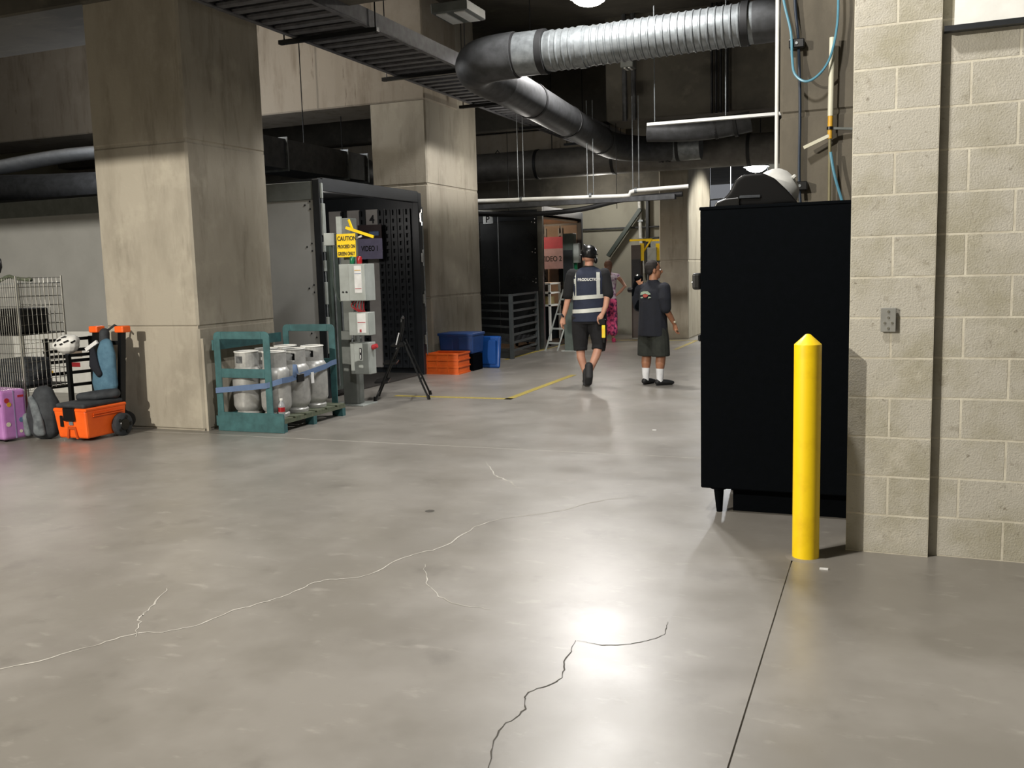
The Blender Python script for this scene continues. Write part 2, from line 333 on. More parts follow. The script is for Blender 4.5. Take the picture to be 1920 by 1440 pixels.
# block wall with pier, slightly turned
wr = tag(MB().box(.236, 6.2, .0462, .27, 0, 5.58).build('wall_right', M_mortar), 'painted concrete block wall with light mortar joints and a projecting pier', None, None, 'structure')
wr.location = (-.165, 5.07, 0); wr.rotation_euler = (0, 0, -.031)
MB().box(.003, .397, .0012, .27, 0, 5.58).build('pier_core', M_mortar, wr)
CO = .2032; J = .0052
def blockmesh(w, d): return MB().box(J, w-J, 0, d, J, CO-J).mesh('block', M_block, .001)
full, half, shaft = blockmesh(.4, .08), blockmesh(.2, .08), MB().box(0, .4, 0, .27, 0, 5.58-16*CO).mesh('pier_top', M_block)
for c in range(16):
    if c % 2 == 0: inst(full, 'block', wr, (0, 0, c*CO))
    else: inst(half, 'block', wr, (0, 0, c*CO)); inst(half, 'block', wr, (.2, 0, c*CO))
inst(MB().box(.0, .4, .08, .27, 0, 16*CO).mesh('pier_side', M_block), 'pier_side', wr)
inst(shaft, 'pier_top', wr, (0, 0, 16*CO))
bw = MB().box(J, .4064-J, 0, .06, J, CO-J).mesh('block', M_block, .001)
for c in range(16):
    x = .53 if c % 2 else .735       # first vertical joint right of the pier
    w0 = x-.4; first = MB().box(.001, w0-J, 0, .06, J, CO-J).mesh('block', M_block, .001); inst(first, 'block', wr, (.4, .045, c*CO))
    while x < 3.6: inst(bw, 'block', wr, (x, .045, c*CO)); x += .4064
MB().box(.401, 6.2, .045, .12, 16*CO, 5.58).build('upper_wall', M_block, wr)

# columns and beams
def column(label, x0, x1, y0, y1, z1, seams=(1.12, 2.83), cm=None):
    o = thing('concrete_column', label, 'column', ((x0+x1)/2, (y0+y1)/2, 0)); w, d = (x1-x0)/2, (y1-y0)/2; zz = [0]+list(seams)+[z1]
    for i in range(len(zz)-1):
        MB().box(-w, w, -d, d, zz[i]+.002, zz[i+1]-.002).build('cast_lift', cm or M_conc, o, .022)
    MB().box(-w+.012, w-.012, -d+.012, d-.012, 0, z1).build('core', cm or M_conc, o)
    return o
c1 = column('massive square concrete column, nearest, behind the orange cooler', -7.42, -6.25, 7.39, 8.64, 5.6, (1.03, 2.83))
# tie hole and rusty anchor in the near column
a = MB().cyl((-.55, -.63, .62), (-.55, -.66, .62), .018, n=12); a.build('anchor_bolt', M_chrome, c1)
column('square concrete column behind the blue tub, second in the row', -7.38, -6.44, 12.91, 14.81, 5.6)
column('slender concrete column right of the standing man, with one bright side', -4.3, -3.7, 19.1, 21.6, 5.6, (1.6,))
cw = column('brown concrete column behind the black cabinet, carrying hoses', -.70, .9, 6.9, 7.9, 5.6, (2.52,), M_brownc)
def beam(label, x0, x1, y0, y1, z0, mt=None):
    b = MB().box(x0, x1, y0, y1, z0, 5.62).build('concrete_beam', mt or M_beam, None, .02); return tag(b, label, 'beam')
beam('deep stained tan concrete beam between the first two columns', -20, -6.42, 12.87, 14.05, 4.07)
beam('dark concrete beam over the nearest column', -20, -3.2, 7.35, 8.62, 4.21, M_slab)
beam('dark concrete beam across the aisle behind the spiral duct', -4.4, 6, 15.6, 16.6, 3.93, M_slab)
beam('unseen dark beam overhead, placed to shade the top of the nearest column', -14, -4.2, 2.9, 3.3, 3.46, M_slab)  # out of view, set to block the rear lamp above the nearest column
tag(MB().box(-20, -5.1, 19.0, 19.6, 3.95, 4.4).build('concrete_beam', M_beam, None, .02), 'pale slender concrete beam behind the second column above the long round duct', 'beam')
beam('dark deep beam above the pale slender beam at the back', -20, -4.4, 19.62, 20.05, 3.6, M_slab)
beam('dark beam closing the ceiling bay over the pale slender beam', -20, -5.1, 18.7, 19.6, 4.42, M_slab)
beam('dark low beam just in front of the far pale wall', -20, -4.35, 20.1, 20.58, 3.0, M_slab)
beam('far dark beam above the distant lamp', -3.6, 6, 24, 24.6, 3.95, M_slab)

# ================================================================ OVERHEAD
tr = thing('cable_tray', 'wide grey ladder cable tray running away under the ceiling', 'cable tray', (-5.6, 6, 4.1))
XL, XR = -.47, .49
for x, n in ((XL, 'side_rail'), (XR, 'side_rail')):
    b = MB().box(x-.012, x+.012, 0, 17, 0, .17); b.box(x-.012 if x < 0 else x-.045, x+.045 if x < 0 else x+.012, 0, 17, -.008, .004); b.build(n, M_tray, tr)
rung = MB().box(XL, XR, -.05, .05, .004, .03).mesh('rung', M_tray)
y = .1
while y < 16.9: inst(rung, 'rung', tr, (0, y, 0)); y += .235
MB().box(XL, XR, 0, 17, .09, .10).build('cable_bed', M_darkband, tr)
for y in (3.05, 5.35, 7.8, 10.4, 13):
    MB().box(XL-.2, XR+.08, y-.03, y+.03, -.055, -.01).build('support_strut', M_blackmetal, tr)
    for x in (XL-.14, XR+.05): MB().cyl((x, y, -.06), (x, y, 1.5), .008, n=6).build('hanger_rod', M_blackmetal, tr)

def ribbed(p, q, r, pitch=.075, ridge=.009, n=40):
    p, q = Vector(p), Vector(q); L = (q-p).length; pts = []; rs = []; s = 0
    while s < L-pitch:
        for a, k in ((0, 0), (.60, 0), (.72, 1), (.86, 1)): pts.append(p.lerp(q, (s+a*pitch)/L)); rs.append(r+k*ridge)
        s += pitch
    pts.append(q); rs.append(r); return MB().tube(pts, rs, n)
dz = 3.83
sd = thing('spiral_duct', 'large galvanized spiral duct crossing the aisle and elbowing away beneath the tray', 'duct', (0, 0, 0))
ribbed((-1.25, 9.85, dz+.04), (-3.02, 9.85, dz), .2).build('ribbed_section', M_galv, sd)
MB().cyl((-1.25, 9.85, dz+.04), (2.5, 9.85, dz+.08), .205, n=40).build('plain_section', M_galvdark, sd)
MB().cyl((-3.0, 9.85, dz), (-3.42, 9.85, dz), .205, n=40).build('ribbed_section', M_galv, sd)
ribbed((-3.06, 9.85, dz), (-3.4, 9.85, dz), .206).build('ribbed_section', M_galv, sd)
MB().cyl((-3.5, 9.85, dz), (-3.78, 9.85, dz), .23, n=40).build('collar', M_galv, sd)
for x in (-1.33, -3.02, -3.46, -3.79): MB().cyl((x-.035, 9.85, dz+(.04 if x > -2 else 0)), (x+.035, 9.85, dz+(.04 if x > -2 else 0)), .217 if x > -3.1 else .235, n=40).build('clamp_band', M_darkband if x != -3.02 else M_galv, sd)
def bend(a, b, c, r, n=9, rad=.24):
    a, b, c = Vector(a), Vector(b), Vector(c); pts = [a]
    for k in range(n+1): t = k/n; pts.append((1-t)**2*a.lerp(b, .3)+2*t*(1-t)*b+t*t*c.lerp(b, .3))
    pts.append(c); return MB().tube(pts, rad, 36)
bend((-3.78, 9.85, dz), (-4.45, 9.85, dz-.02), (-4.42, 10.9, dz-.05), .3, rad=.245).build('elbow', M_galvdark, sd)
segs = [(-4.42, 10.9, dz-.05), (-4.52, 12.3, dz-.04), (-4.62, 14.2, dz-.06), (-4.66, 16.1, dz-.12)]
for p, q in zip(segs, segs[1:]):
    MB().cyl(p, q, .235, n=36).build('duct_section', M_galvdark, sd)
    q = Vector(q); MB().tube([q+Vector((0, -.03, 0)), q+Vector((0, .03, 0))], .247, 36).build('clamp_band', M_darkband, sd)
bend(segs[-1], (-4.66, 17.4, 3.68), (-3.7, 17.75, 3.68), .3, rad=.235).build('elbow', M_galvdark, sd)
MB().cyl((-3.75, 17.75, 3.68), (-3.2, 17.75, 3.68), .24, n=36).build('collar', M_galv, sd)
for x in (-3.95, -3.82, -3.62): MB().cyl((x-.03, 17.75, 3.68), (x+.03, 17.75, 3.68), .25, n=36).build('clamp_band', M_darkband, sd)
ld = thing('round_duct', 'long dark horizontal round duct low across the far aisle', 'duct', (0, 18.3, 3.62))
MB().cyl((-12, 0, 0), (3, 0, .0), .29, n=36).build('duct_section', mat('duct_painted', '7c7973', .6, .2, col2='686560', scale=5), ld)
for x in (-8.2, -6.6, -5.0, -2.4, -1.2): MB().cyl((x-.03, 0, 0), (x+.03, 0, 0), .302, n=36).build('clamp_band', M_darkband, ld)
for x in (-6.3, -5.1, -2.2): MB().cyl((x, 0, .2), (x, 0, 2), .01, n=6).build('hanger_rod', M_blackmetal, ld)
od = thing('oval_duct', 'oval duct elbow hanging under the dark beam at the far centre', 'duct', (0, 0, 0))
bend((-2.0, 15.4, 3.72), (-2.7, 15.3, 3.6), (-3.6, 15.2, 3.66), .2, rad=.16).build('duct_section', M_galvdark, od)
for p in ((-2.25, 15.36, 3.66), (-2.55, 15.34, 3.645)): MB().cyl(p, (p[0]+.05, p[1], p[2]+.006), .175, n=24).build('clamp_band', M_darkband, od)

rd = thing('rectangular_duct', 'flanged rectangular duct over the white trailer roof', 'duct', (-8.2, 11, 3.03))
for i, (a, b) in enumerate(((-1.6, .55), (.57, 2.2), (2.22, 2.8))):
    MB().box(-.45, .2, a, b, 0, .42).build('duct_section', M_galvdark, rd)
for y in (.56, 2.21, 2.82): MB().box(-.48, .23, y-.012, y+.012, -.03, .45).build('flange', M_galv, rd)
bend((-.12, 2.82, .21), (-.12, 3.6, .21), (-.9, 3.7, .21), .3, rad=.24).build('elbow', M_galvdark, rd)

lf = thing('flat_flex_duct', 'bright flattened silver duct sweeping behind the nearest column at left', 'duct', (0, 0, 0))
P = catmull([(-15.2, 11.6, 3.36), (-14.1, 11.8, 3.44), (-13.2, 12, 3.55), (-12.4, 12.1, 3.6), (-11.0, 12.2, 3.6)], 5)
MB().tube(P, .30, 24, True, .10, (0, 1, 0)).build('duct_body', mat('foil', 'd2d6da', .4, .2), lf)
tag(MB().tube(catmull([(-15.5, 11.0, 3.2), (-13.6, 11.2, 3.02), (-11.8, 11.5, 2.97), (-10.5, 11.8, 3.0)], 5), .24, 30).build('round_duct', M_galvdark), 'dark round duct above the trailer roof at the left edge', 'duct')

# sprinkler main, conduits, strut channel
sp = thing('sprinkler_pipe', 'bright white sprinkler pipe with a jog along the far dock bays', 'pipe', (0, 15, 0))
MB().tube([(-7.2, 0, 2.71), (-3.95, 0, 2.645), (-3.86, 0, 2.65), (-3.84, 0, 2.70), (-3.75, 0, 2.72), (-2.9, 0, 2.74)], .033, 12).build('pipe', M_white, sp)
for x in (-5.73, -4.51, -3.75):
    z = 2.68 if x < -4 else 2.72
    MB().cyl((x-.02, 0, z), (x+.02, 0, z), .045, n=12).build('clamp', M_galv, sp); MB().cyl((x-.05, 0, z), (x-.05, 0, 4.2), .007, n=6).build('hanger_rod', M_galv, sp); MB().cyl((x+.05, 0, z), (x+.05, 0, 4.2), .007, n=6).build('hanger_rod', M_galv, sp)
MB().box(-7.2, -3.2, .35, .5, 2.58, 2.66).build('duct_channel', M_galvdark, sp)
sc = thing('strut_channel', 'bright bare strut channel hung below the big spiral duct', 'channel', (0, 10, 3.0))
b = MB().box(-2.37, 0, -.02, .02, .012, .02); b.box(-2.37, 0, -.02, -.016, -.022, .02); b.box(-2.37, 0, .016, .02, -.022, .02); b.box(-2.37, 0, -.02, -.006, -.022, -.018); b.box(-2.37, 0, .006, .02, -.022, -.018); b.build('channel', M_white, sc)
for x in (-2.29, -1.55): MB().cyl((x, 0, .02), (x, 0, 1.2), .006, n=6).build('hanger_rod', M_galv, sc)
for i, x in enumerate((-2.62, -2.55, -2.48, -2.38)):
    tag(MB().cyl((x, 15.5, 3.9), (x, 15.5, 5.6), .022, n=8).build('conduit', M_blackmetal), ('leftmost', 'second from left', 'third from left', 'rightmost')[i]+' dark vertical conduit in the bunch of four on the aisle beam', 'conduit', 'conduits on the dark aisle beam')
for x in (-4.05, -3.9):
    tag(MB().cyl((x, 15.5, 3.9), (x, 15.5, 5.6), .04, n=8).build('conduit', M_galvdark), ('left' if x < -4 else 'right')+' thick grey vertical pipe of the pair on the aisle beam', 'conduit', 'pair of thick pipes on the aisle beam')
hs = thing('hanger_wire', 'thin cable vee hanging under the tray behind the second column', 'cable', (0, 0, 0))
MB().tube([(-7.95, 18.2, 3.35), (-7.45, 18.2, 3.95), (-7.0, 18.2, 3.3)], .012, 6).build('wire', M_blackmetal, hs)
# ceiling troffers (unlit)
for (x, y, z, lb) in ((-4.95, 10.95, 4.62, 'unlit square ceiling fixture above the duct elbow'), (-3.75, 14.6, 4.55, 'small unlit fixture below the ribbed duct')):
    t = thing('ceiling_fixture', lb, 'light fixture', (x, y, z)); k = .24 if z > 4.6 else .1
    MB().box(-k, k, -k*1.2, k*1.2, 0, .12).build('housing', M_greysteel, t, .01); MB().box(-k+.05, -.04*k*5, -k, k, -.012, .004).build('diffuser', M_white, t); MB().box(.04*k*5, k-.05, -k, k, -.012, .004).build('diffuser', M_white, t)
# high-bay lamps
def highbay(loc, label, glow, s=1):
    t = thing('high_bay_lamp', label, 'lamp', loc)
    MB().lathe([(.06*s, .42*s), (.12*s, .40*s), (.14*s, .25*s), (.17*s, .2*s), (.28*s, .02*s), (.285*s, 0), (.27*s, 0), (.15*s, .17*s), (.05*s, .18*s)], n=24).build('reflector', M_greysteel, t)
    MB().ball((0, 0, .04*s), (.25*s, .25*s, .16*s), 20).build('lens', glow, t)
    MB().cyl((0, 0, .4*s), (0, 0, 5.585-loc[2]), .015, n=8).build('stem', M_blackmetal, t)
highbay((-3.67, 12.28, 5.03), 'glowing high bay lamp above the ribbed spiral duct', M_lamp)
highbay((-3.71, 29.9, 4.42), 'glowing high bay lamp far down the aisle above the black cabinet', M_lampc, 1.35)

# ================================================================ TRAILERS
def trailer(label, X, Y0, Y1, zt, side_mt, L, open_in, panels, signtxt):
    t = thing('box_trailer', label, 'trailer', (X, Y0, 0)); W = Y1-Y0
    MB().box(-L, -.06, 0, .04, .28, zt-.24).build('side_wall', side_mt, t)
    MB().box(-L, -.06, -.012, .05, zt-.24, zt-.02).build('top_rail', M_greysteel if side_mt is M_trailer else M_trdark, t, .006)
    MB().box(-L, -.06, -.01, .05, .14, .28).build('bottom_rail', M_galvdark, t, .006)
    MB().box(-L, 0, .0, W, zt-.02, zt+.01).build('roof', M_trdark, t)
    MB().box(-L, 0, .0, W, .0, .02).build('deck', mat('deck_boards', '3d3a36', .7, col2='2e2c29', scale=3, stretch=(1, 8, 1)), t)
    MB().box(-L, -.06, W-.04, W, .02, zt-.02).build('side_wall', M_trdark, t)
    f = MB().box(-.07, .03, -.02, .07, 0, zt); f.box(-.07, .03, W-.08, W+.02, 0, zt); f.box(-.07, .03, .07, W-.08, zt-.14, zt+.02)
    f.build('rear_frame', M_trdark, t, .006)
    MB().box(-L+.1, -L+.2, .04, W-.04, .02, zt-.02).build('front_wall', M_panel, t)
    return t, W
t1, W = trailer('white box trailer backed in behind the grey pedestal', -6.33, 9.75, 12.38, 2.65, M_trailer, 12, True, None, None)
zt = 2.65
# lining of the far side wall: pale panels between slotted tracks, dark scuff panel near the doors
x = -.10
def track(tt, x, yy, z0, z1, mt=M_trdark):
    b = MB().box(x-.05, x-.022, yy-.03, yy, z0, z1); b.box(x+.022, x+.05, yy-.03, yy, z0, z1)
    z = z0
    while z < z1-.05: b.box(x-.022, x+.022, yy-.03, yy, z, z+.05); z += .11
    b.build('logistic_track', mt, tt)
for i, (a, b_, m_) in enumerate(((-.55, -.08, M_trdark), (-.86, -.66, M_panel), (-1.18, -.97, M_panel), (-1.50, -1.29, M_panel), (-2.0, -1.62, M_panel))):
    MB().box(a, b_, W-.055, W-.04, .1, zt-.2).build('wall_panel', m_, t1)
for x in (-.16, -.27, -.38, -.49, -.60, -.91, -1.23, -1.55): track(t1, x, W-.055, .1, zt-.22)
MB().box(-.54, -.53, W-.075, W-.055, .2, zt-.2).build('track_edge', M_chrome, t1)
text('text', '4', .17, front(-.80, W-.058, 2.25), M_ink, t1, bold=.004); text('text', '1', .17, front(-.79, W-.058, 2.07), M_ink, t1, bold=.004); text('text', '1', .17, front(-.79, W-.058, 1.89), M_ink, t1, bold=.004)
# door gear on the near jamb, hinges on the far jamb
for z in (2.30, 1.72, 1.12, .52):
    b = MB().box(.03, .06, W-.06, W-.0, z-.07, z+.07); b.box(.05, .07, W-.045, W-.015, z-.12, z+.12); b.build('hinge', M_chrome, t1, .004)
MB().cyl((.065, W-.03, .3), (.065, W-.03, 2.45), .008, n=6).build('lock_rod', M_galv, t1)
for z0, z1, w in ((2.42, 2.60, .02), (1.98, 2.36, .05), (1.78, 1.9, .03), (1.55, 1.68, .05), (1.15, 1.42, .045), (.55, 1.0, .045)):
    MB().box(.03, .06, -.01, w, z0, z1).build('hinge', M_encl, t1, .004)
MB().cyl((.045, .01, .3), (.045, .01, 2.6), .01, n=6).build('lock_rod', M_galv, t1)
for z in (2.35, 1.85, 1.35, .8):
    for (dx, dz_) in ((-.12, .04), (-.12, -.05), (-.19, 0)): MB().ball((dx, -.004, z+dz_), (.012, .006, .012), 8).build('rivet', M_blackmetal, t1)
# swung open near door seen edge-on behind the pedestal
d1 = MB().box(.06, .10, .02, .45, .1, 1.85); d1.build('door', M_greenish, t1)
for y in (.08, .22): MB().cyl((.12, y, .15), (.12, y, 1.9), .012, n=6).build('lock_rod', M_galv, t1)
sg = thing('hanging_sign', 'purple hanging cloth sign reading VIDEO 1 inside the white trailer', 'sign', (-7.06, 12.2, 0))
MB().box(-.2, .2, -.012, .0, 1.72, 2.02).build('sign_panel', M_purple, sg); MB().box(-.2, .2, -.012, 0, 2.02, 2.22).build('sign_header', mat('sign_dark', '2a1518', .6), sg)
text('text', 'VIDEO 1', .105, front(-.15, -.014, 1.84), M_ink, sg, bold=.003, sx=.74)
MB().box(.0, .16, -.03, -.014, 2.06, 2.12).build('fold', M_strap, sg)

t2, W2 = trailer('glossy black box trailer in the second dock bay', -5.93, 16.5, 19.0, 2.65, M_trgloss, 12, True, None, None)
MB().box(-12, -.06, -.03, -.01, 2.60, 2.64).build('trim_strip', M_chrome, t2); MB().box(-.06, .04, -.035, -.02, 0, 2.65).build('trim_strip', M_chrome, t2); MB().box(-1.27, -1.24, -.03, -.01, .2, 2.62).build('trim_strip', M_chrome, t2); MB().box(-.86, -.845, -.02, -.005, .3, 2.6).build('trim_strip', M_chrome, t2)
MB().box(-1.15, -.95, -.02, -.005, 2.38, 2.56).build('badge_plate', M_chrome, t2); text('badge', 'P', .16, front(-1.10, -.022, 2.41), M_ink, t2, bold=.004)
for z in (2.4, 1.85, 1.3, .75, .3):
    for dx, dz_ in ((-.12, .03), (-.12, -.04), (-.18, -.02)): MB().ball((dx, -.01, z+dz_), (.014, .008, .014), 8).build('rivet', M_chrome, t2)
for a, b_ in ((-.42, -.08), (-.78, -.46), (-1.15, -.82), (-1.6, -1.2), (-2.1, -1.65)): MB().box(a, b_, W2-.055, W2-.04, .1, 2.4).build('wall_panel', M_ply, t2)
for x in (-.44, -.8, -1.18, -1.62): track(t2, x, W2-.055, .1, 2.35, M_blackmetal)
MB().box(-2.2, -.05, .3, W2-.1, 2.44, 2.48).build('ceiling_liner', mat('liner', 'b08a68', .35), t2)
sg = thing('hanging_sign', 'pink and grey cloth sign reading VIDEO 2 inside the black trailer', 'sign', (-6.42, 18.6, 0))
MB().box(-.32, .32, -.012, 0, 1.5, 1.92).build('sign_panel', mat('sign_lilac', '8a7884', .6), sg); MB().box(-.32, .32, -.012, 0, 1.92, 2.16).build('sign_header', mat('sign_crimson', '8c1c3a', .6), sg)
text('text', 'VIDEO 2', .15, front(-.27, -.014, 1.66), M_ink, sg, bold=.004, sx=.82)

# road cases/rack seen in second trailer
rk = thing('wheeled_rack', 'open wheeled rack of gear just inside the black trailer', 'rack', (-6.35, 17.4, .02))
for x in (-.35, .35):
    for y in (-.3, .3): MB().box(x-.02, x+.02, y-.02, y+.02, .1, 1.2).build('post', M_white, rk); MB().cyl((x-.015, y, .05), (x+.015, y, .05), .05, n=14).build('caster', M_blackplastic, rk)
for z in (1.2, 1.02, .78): MB().box(-.37, .37, -.32, .32, z-.015, z+.015).build('shelf', M_white, rk)
MB().box(-.33, .33, -.28, .28, .12, .74).build('case_load', M_black, rk, .01); MB().box(-.3, .28, -.2, .2, .8, .95).build('case_load', mat('tan_load', '9b8a5a', .6), rk, .01)
ldr = thing('folding_ladder', 'pale aluminium ladder leaning beside the second trailer opening', 'ladder', (-5.72, 16.35, 0), -.2)
for s in (-.13, .13): MB().bar((s, .0, .0), (s+.32, .15, 1.12), .05, .025).build('stile', M_encl, ldr)
for k in range(4): t = .12+k*.24; MB().bar((-.13+.32*t, .15*t, 1.12*t), (.13+.32*t, .15*t, 1.12*t), .04, .03).build('rung', M_encl, ldr)

# slatted L guard rail
gr = thing('guard_rail', 'grey slatted steel guard rail around the dock pit by the black trailer', 'railing', (0, 0, 0))
A, B, Cc = Vector((-6.95, 15.42, 0)), Vector((-5.86, 14.72, 0)), Vector((-5.98, 16.3, 0))
for P0, P1 in ((A, B), (B, Cc)):
    for k in range(8): MB().bar(P0+Vector((0, 0, 1.08-k*.135)), P1+Vector((0, 0, 1.08-k*.135)), .03, .035).build('slat', M_gate, gr)
for p in (A, B, Cc): MB().box(p.x-.03, p.x+.03, p.y-.03, p.y+.03, 0, 1.1).build('post', M_gate, gr)
MB().bar(A+Vector((0, 0, .06)), B+Vector((0, 0, .06)), .02, .12).build('kick_plate', M_gate, gr)

# ================================================================ PEDESTALS
p1 = thing('control_pedestal', 'grey steel dock control pedestal with three boxes, beside the step ladder', 'pedestal', (-5.72, 9.35, 0))
MB().box(-.22, .2, -.14, .2, 0, .012).build('base_plate', M_encl, p1, .002)
MB().box(-.10, .08, -.06, .1, .012, .86).build('column', M_greysteel, p1, .004)
MB().box(-.06, .08, -.05, .1, .86, 2.14).build('upper_column', M_greysteel, p1, .004)
MB().box(-.08, -.02, -.08, -.05, 1.86, 2.16).build('bracket', M_encl, p1)
MB().box(-.27, -.13, -.06, .06, 1.84, 1.98).build('junction_box', M_encl, p1, .006)
MB().tube(catmull([(-.2, 0, 1.86), (-.2, 0, 1.4), (-.12, 0, 1.2), (-.08, 0, 1.3)]), .01, 6).build('cable', M_greenish, p1)
def encl(nm, x0, x1, y0, y1, z0, z1, px):
    e = MB().box(x0, x1, y0, y1, z0, z1).build(nm, M_encl, p1, .004)
    MB().box(px, x1-.002, y0-.02, y0-.001, z0+.003, z1-.003).build('door', M_encl, e, .005); return e
e = encl('control_box', .04, .38, -.26, -.06, 1.21, 1.62, .17)
MB().box(.25, .34, -.286, -.281, 1.3, 1.6).build('label_sheet', M_paper, e)
for z, mm, h in ((1.545, M_tubey, .008), (1.51, M_strap, .006), (1.345, M_inkred, .006)): MB().box(.255, .335, -.289, -.286, z, z+h).build('label_band', mm, e)
for x in (.085, .13): MB().cyl((x, -.262, 1.31), (x, -.275, 1.31), .01, n=10).build('latch', M_blackmetal, e)
e = encl('switch_box', .10, .36, -.2, -.06, .82, 1.08, .20)
MB().box(.225, .335, -.226, -.221, .85, 1.07).build('label_sheet', M_paper, e); MB().box(.23, .33, -.229, -.226, .965, .972).build('label_band', M_inkred, e); MB().box(.26, .275, -.24, -.226, .86, .89).build('knob', M_inkred, e)
e = encl('disconnect_box', .10, .35, -.2, -.06, .38, .74, .16)
MB().box(.235, .262, -.226, -.221, .55, .68).build('label_sheet', M_ink, e); MB().box(.243, .254, -.229, -.226, .56, .6).build('label_band', M_paper, e); MB().box(.243, .254, -.229, -.226, .63, .67).build('label_band', M_paper, e)
MB().cyl((.35, -.13, .68), (.41, -.13, .70), .03, .025, n=12).build('red_knob', M_inkred, p1)
b = MB(); 
for k in range(5): b.tube(catmull([(.14+.03*k, -.12, 1.21), (.12+.04*k, -.16, 1.15-.01*k), (.2+.02*k, -.13, 1.08)]), .006, 6)
b.build('loose_wires', M_inkred, p1)
MB().cyl((.1, -.15, .74), (.1, -.12, .82), .012, n=8).build('conduit', M_galv, p1); MB().cyl((.2, -.12, .73), (.2, -.12, .83), .012, n=8).build('conduit', M_galv, p1)
for x, mm, lb in ((.16, M_green, 'green signal lamp'), (.25, M_red, 'red signal lamp')):
    q = MB().lathe([(.026, 0), (.03, .01), (.03, .07), (.022, .085)], (x, -.16, 1.62), 14).build('signal_lamp', mm, p1); q['label'] = lb
sgn = MB().box(-.03, .21, -.165, -.155, 1.70, 1.96).build('caution_sign', M_yellow, p1)
for s, z, sz, fx in (('CAUTION', 1.885, .068, .80), ('PROCEED ON', 1.80, .055, .66), ('GREEN ONLY', 1.72, .055, .66)): text('text', s, sz, front(-.02, -.167, z), M_ink, sgn, bold=.0015, sx=fx)
MB().bar((.06, -.1, 2.03), (.42, -.12, 1.915), .02, .03).build('yellow_arm', M_yellow, p1); MB().bar((.075, -.06, 2.12), (.13, -.08, 2.01), .015, .025).build('yellow_arm', M_yellow, p1)
MB().bar((.16, -.10, 1.90), (.26, -.10, 1.93), .012, .02).build('yellow_arm', M_paper, p1)

def pedestal2(loc, label, h=2.13, mt=M_greenish, boxes=True, arm=True):
    t = thing('dock_post', label, 'pedestal', loc)
    MB().box(-.15, .15, -.15, .15, 0, .012).build('base_plate', M_encl, t); MB().box(-.1, .1, -.1, .1, .012, h).build('column', mt, t, .004)
    MB().box(-.085, .085, -.12, -.1, .9, h-.3).build('cover_panel', M_trdark, t)
    if boxes:
        MB().box(.1, .26, -.12, .06, 1.0, 1.35).build('control_box', M_encl, t, .005); MB().box(.1, .24, -.12, .06, .55, .85).build('switch_box', M_encl, t, .005)
    if arm:
        MB().bar((.1, 0, 1.75), (.32, -.05, 2.05), .03, .03).build('yellow_arm', M_yellow, t); MB().bar((-.15, 0, 2.05), (.34, -.05, 2.05), .03, .04).build('yellow_arm', M_yellow, t); MB().box(.08, .16, -.07, -.02, 1.62, 1.98).build('yellow_arm', M_yellow, t)
    return t
g2 = pedestal2((-5.33, 16.35, 0), 'tall grey green dock post left of the walking man', arm=False, boxes=False)
MB().box(.1, .2, -.1, .02, 1.6, 1.95).build('junction_box', M_encl, g2, .004); MB().box(.1, .15, -.05, .0, 1.35, 1.6).build('signal_lamp', M_green, g2); MB().box(.1, .17, -.08, .06, .05, .5).build('bracket', M_white, g2)
pedestal2((-4.83, 19.35, 0), 'brownish dock post behind the person in pink trousers, yellow arms on top', 1.95, mat('post_brown', '4a4340', .6), boxes=False)
pedestal2((-4.62, 19.9, 0), 'grey dock post against the pale wall with a yellow arm', 1.9, M_encl)

# step ladder
sl = thing('step_ladder', 'black folding step ladder beside the grey control pedestal', 'ladder', (-5.42, 9.95, 0), -1.15)
F = [(-.16, -.28, 0), (.3, -.30, 0)]
for s in (-1, 1):
    MB().tube([(s*.22, -.30, .0), (s*.19, -.02, .62), (s*.17, .04, .84), (s*.16, .05, .96)], .013, 8).build('front_leg', M_blackmetal, sl)
    MB().tube([(s*.22, .34, 0), (s*.18, .06, .70)], .012, 8).build('rear_leg', M_blackmetal, sl)
    for y in (-.30, .34): MB().cyl((s*.22, y, 0), (s*.218, y*.97, .05), .02, n=8).build('foot', M_blackplastic, sl)
MB().tube([(-.16, .05, .96), (0, .05, .985), (.16, .05, .96)], .015, 8).build('top_rail', M_blackmetal, sl)
for z, y in ((.22, -.24), (.44, -.13), (.65, -.03)): MB().box(-.2, .2, y-.06, y+.1, z-.012, z+.012).build('step', M_blackplastic, sl, .004)
MB().bar((-.19, .24, .22), (.19, .24, .22), .015, .015).build('brace', M_blackmetal, sl); MB().bar((.185, -.02, .66), (.175, .02, .80), .01, .03).build('label_strip', M_paper, sl)

# ================================================================ GAS CYLINDER RACK
pr = thing('cylinder_rack', 'teal steel pallet rack with looped end frames at the foot of the nearest column', 'rack', (-6.13, 7.45, 0))
def endframe(y, w, xx=0, z1=.985, bar=True):
    def f(a, b, d): return (a+xx, y+d, b)
    t = .075; r = .05
    b = MB(); 
    b.prism([(0, .0), (t, .0), (t, z1-t), (t+.02, z1-t), (t+.02, z1), (r, z1), (r*.3, z1-r*.3), (0, z1-r)], 0, .012, f)
    b.prism([(w-t, .0), (w, .0), (w, z1-r), (w-r*.3, z1-r*.3), (w-r, z1), (w-t-.02, z1), (w-t-.02, z1-t), (w-t, z1-t)], 0, .012, f)
    b.prism([(t+.02, z1-t), (w-t-.02, z1-t), (w-t-.02, z1), (t+.02, z1)], 0, .012, f)
    if bar: b.prism([(t, .53), (w-t, .53), (w-t, .62), (t, .62)], 0, .012, f)
    return b.build('end_frame', M_teal, pr, .003)
endframe(0, .66); endframe(1.12, .66, .02)
MB().box(0, .78, -.004, .012, .0, .19).build('toe_plate', M_teal, pr, .003)
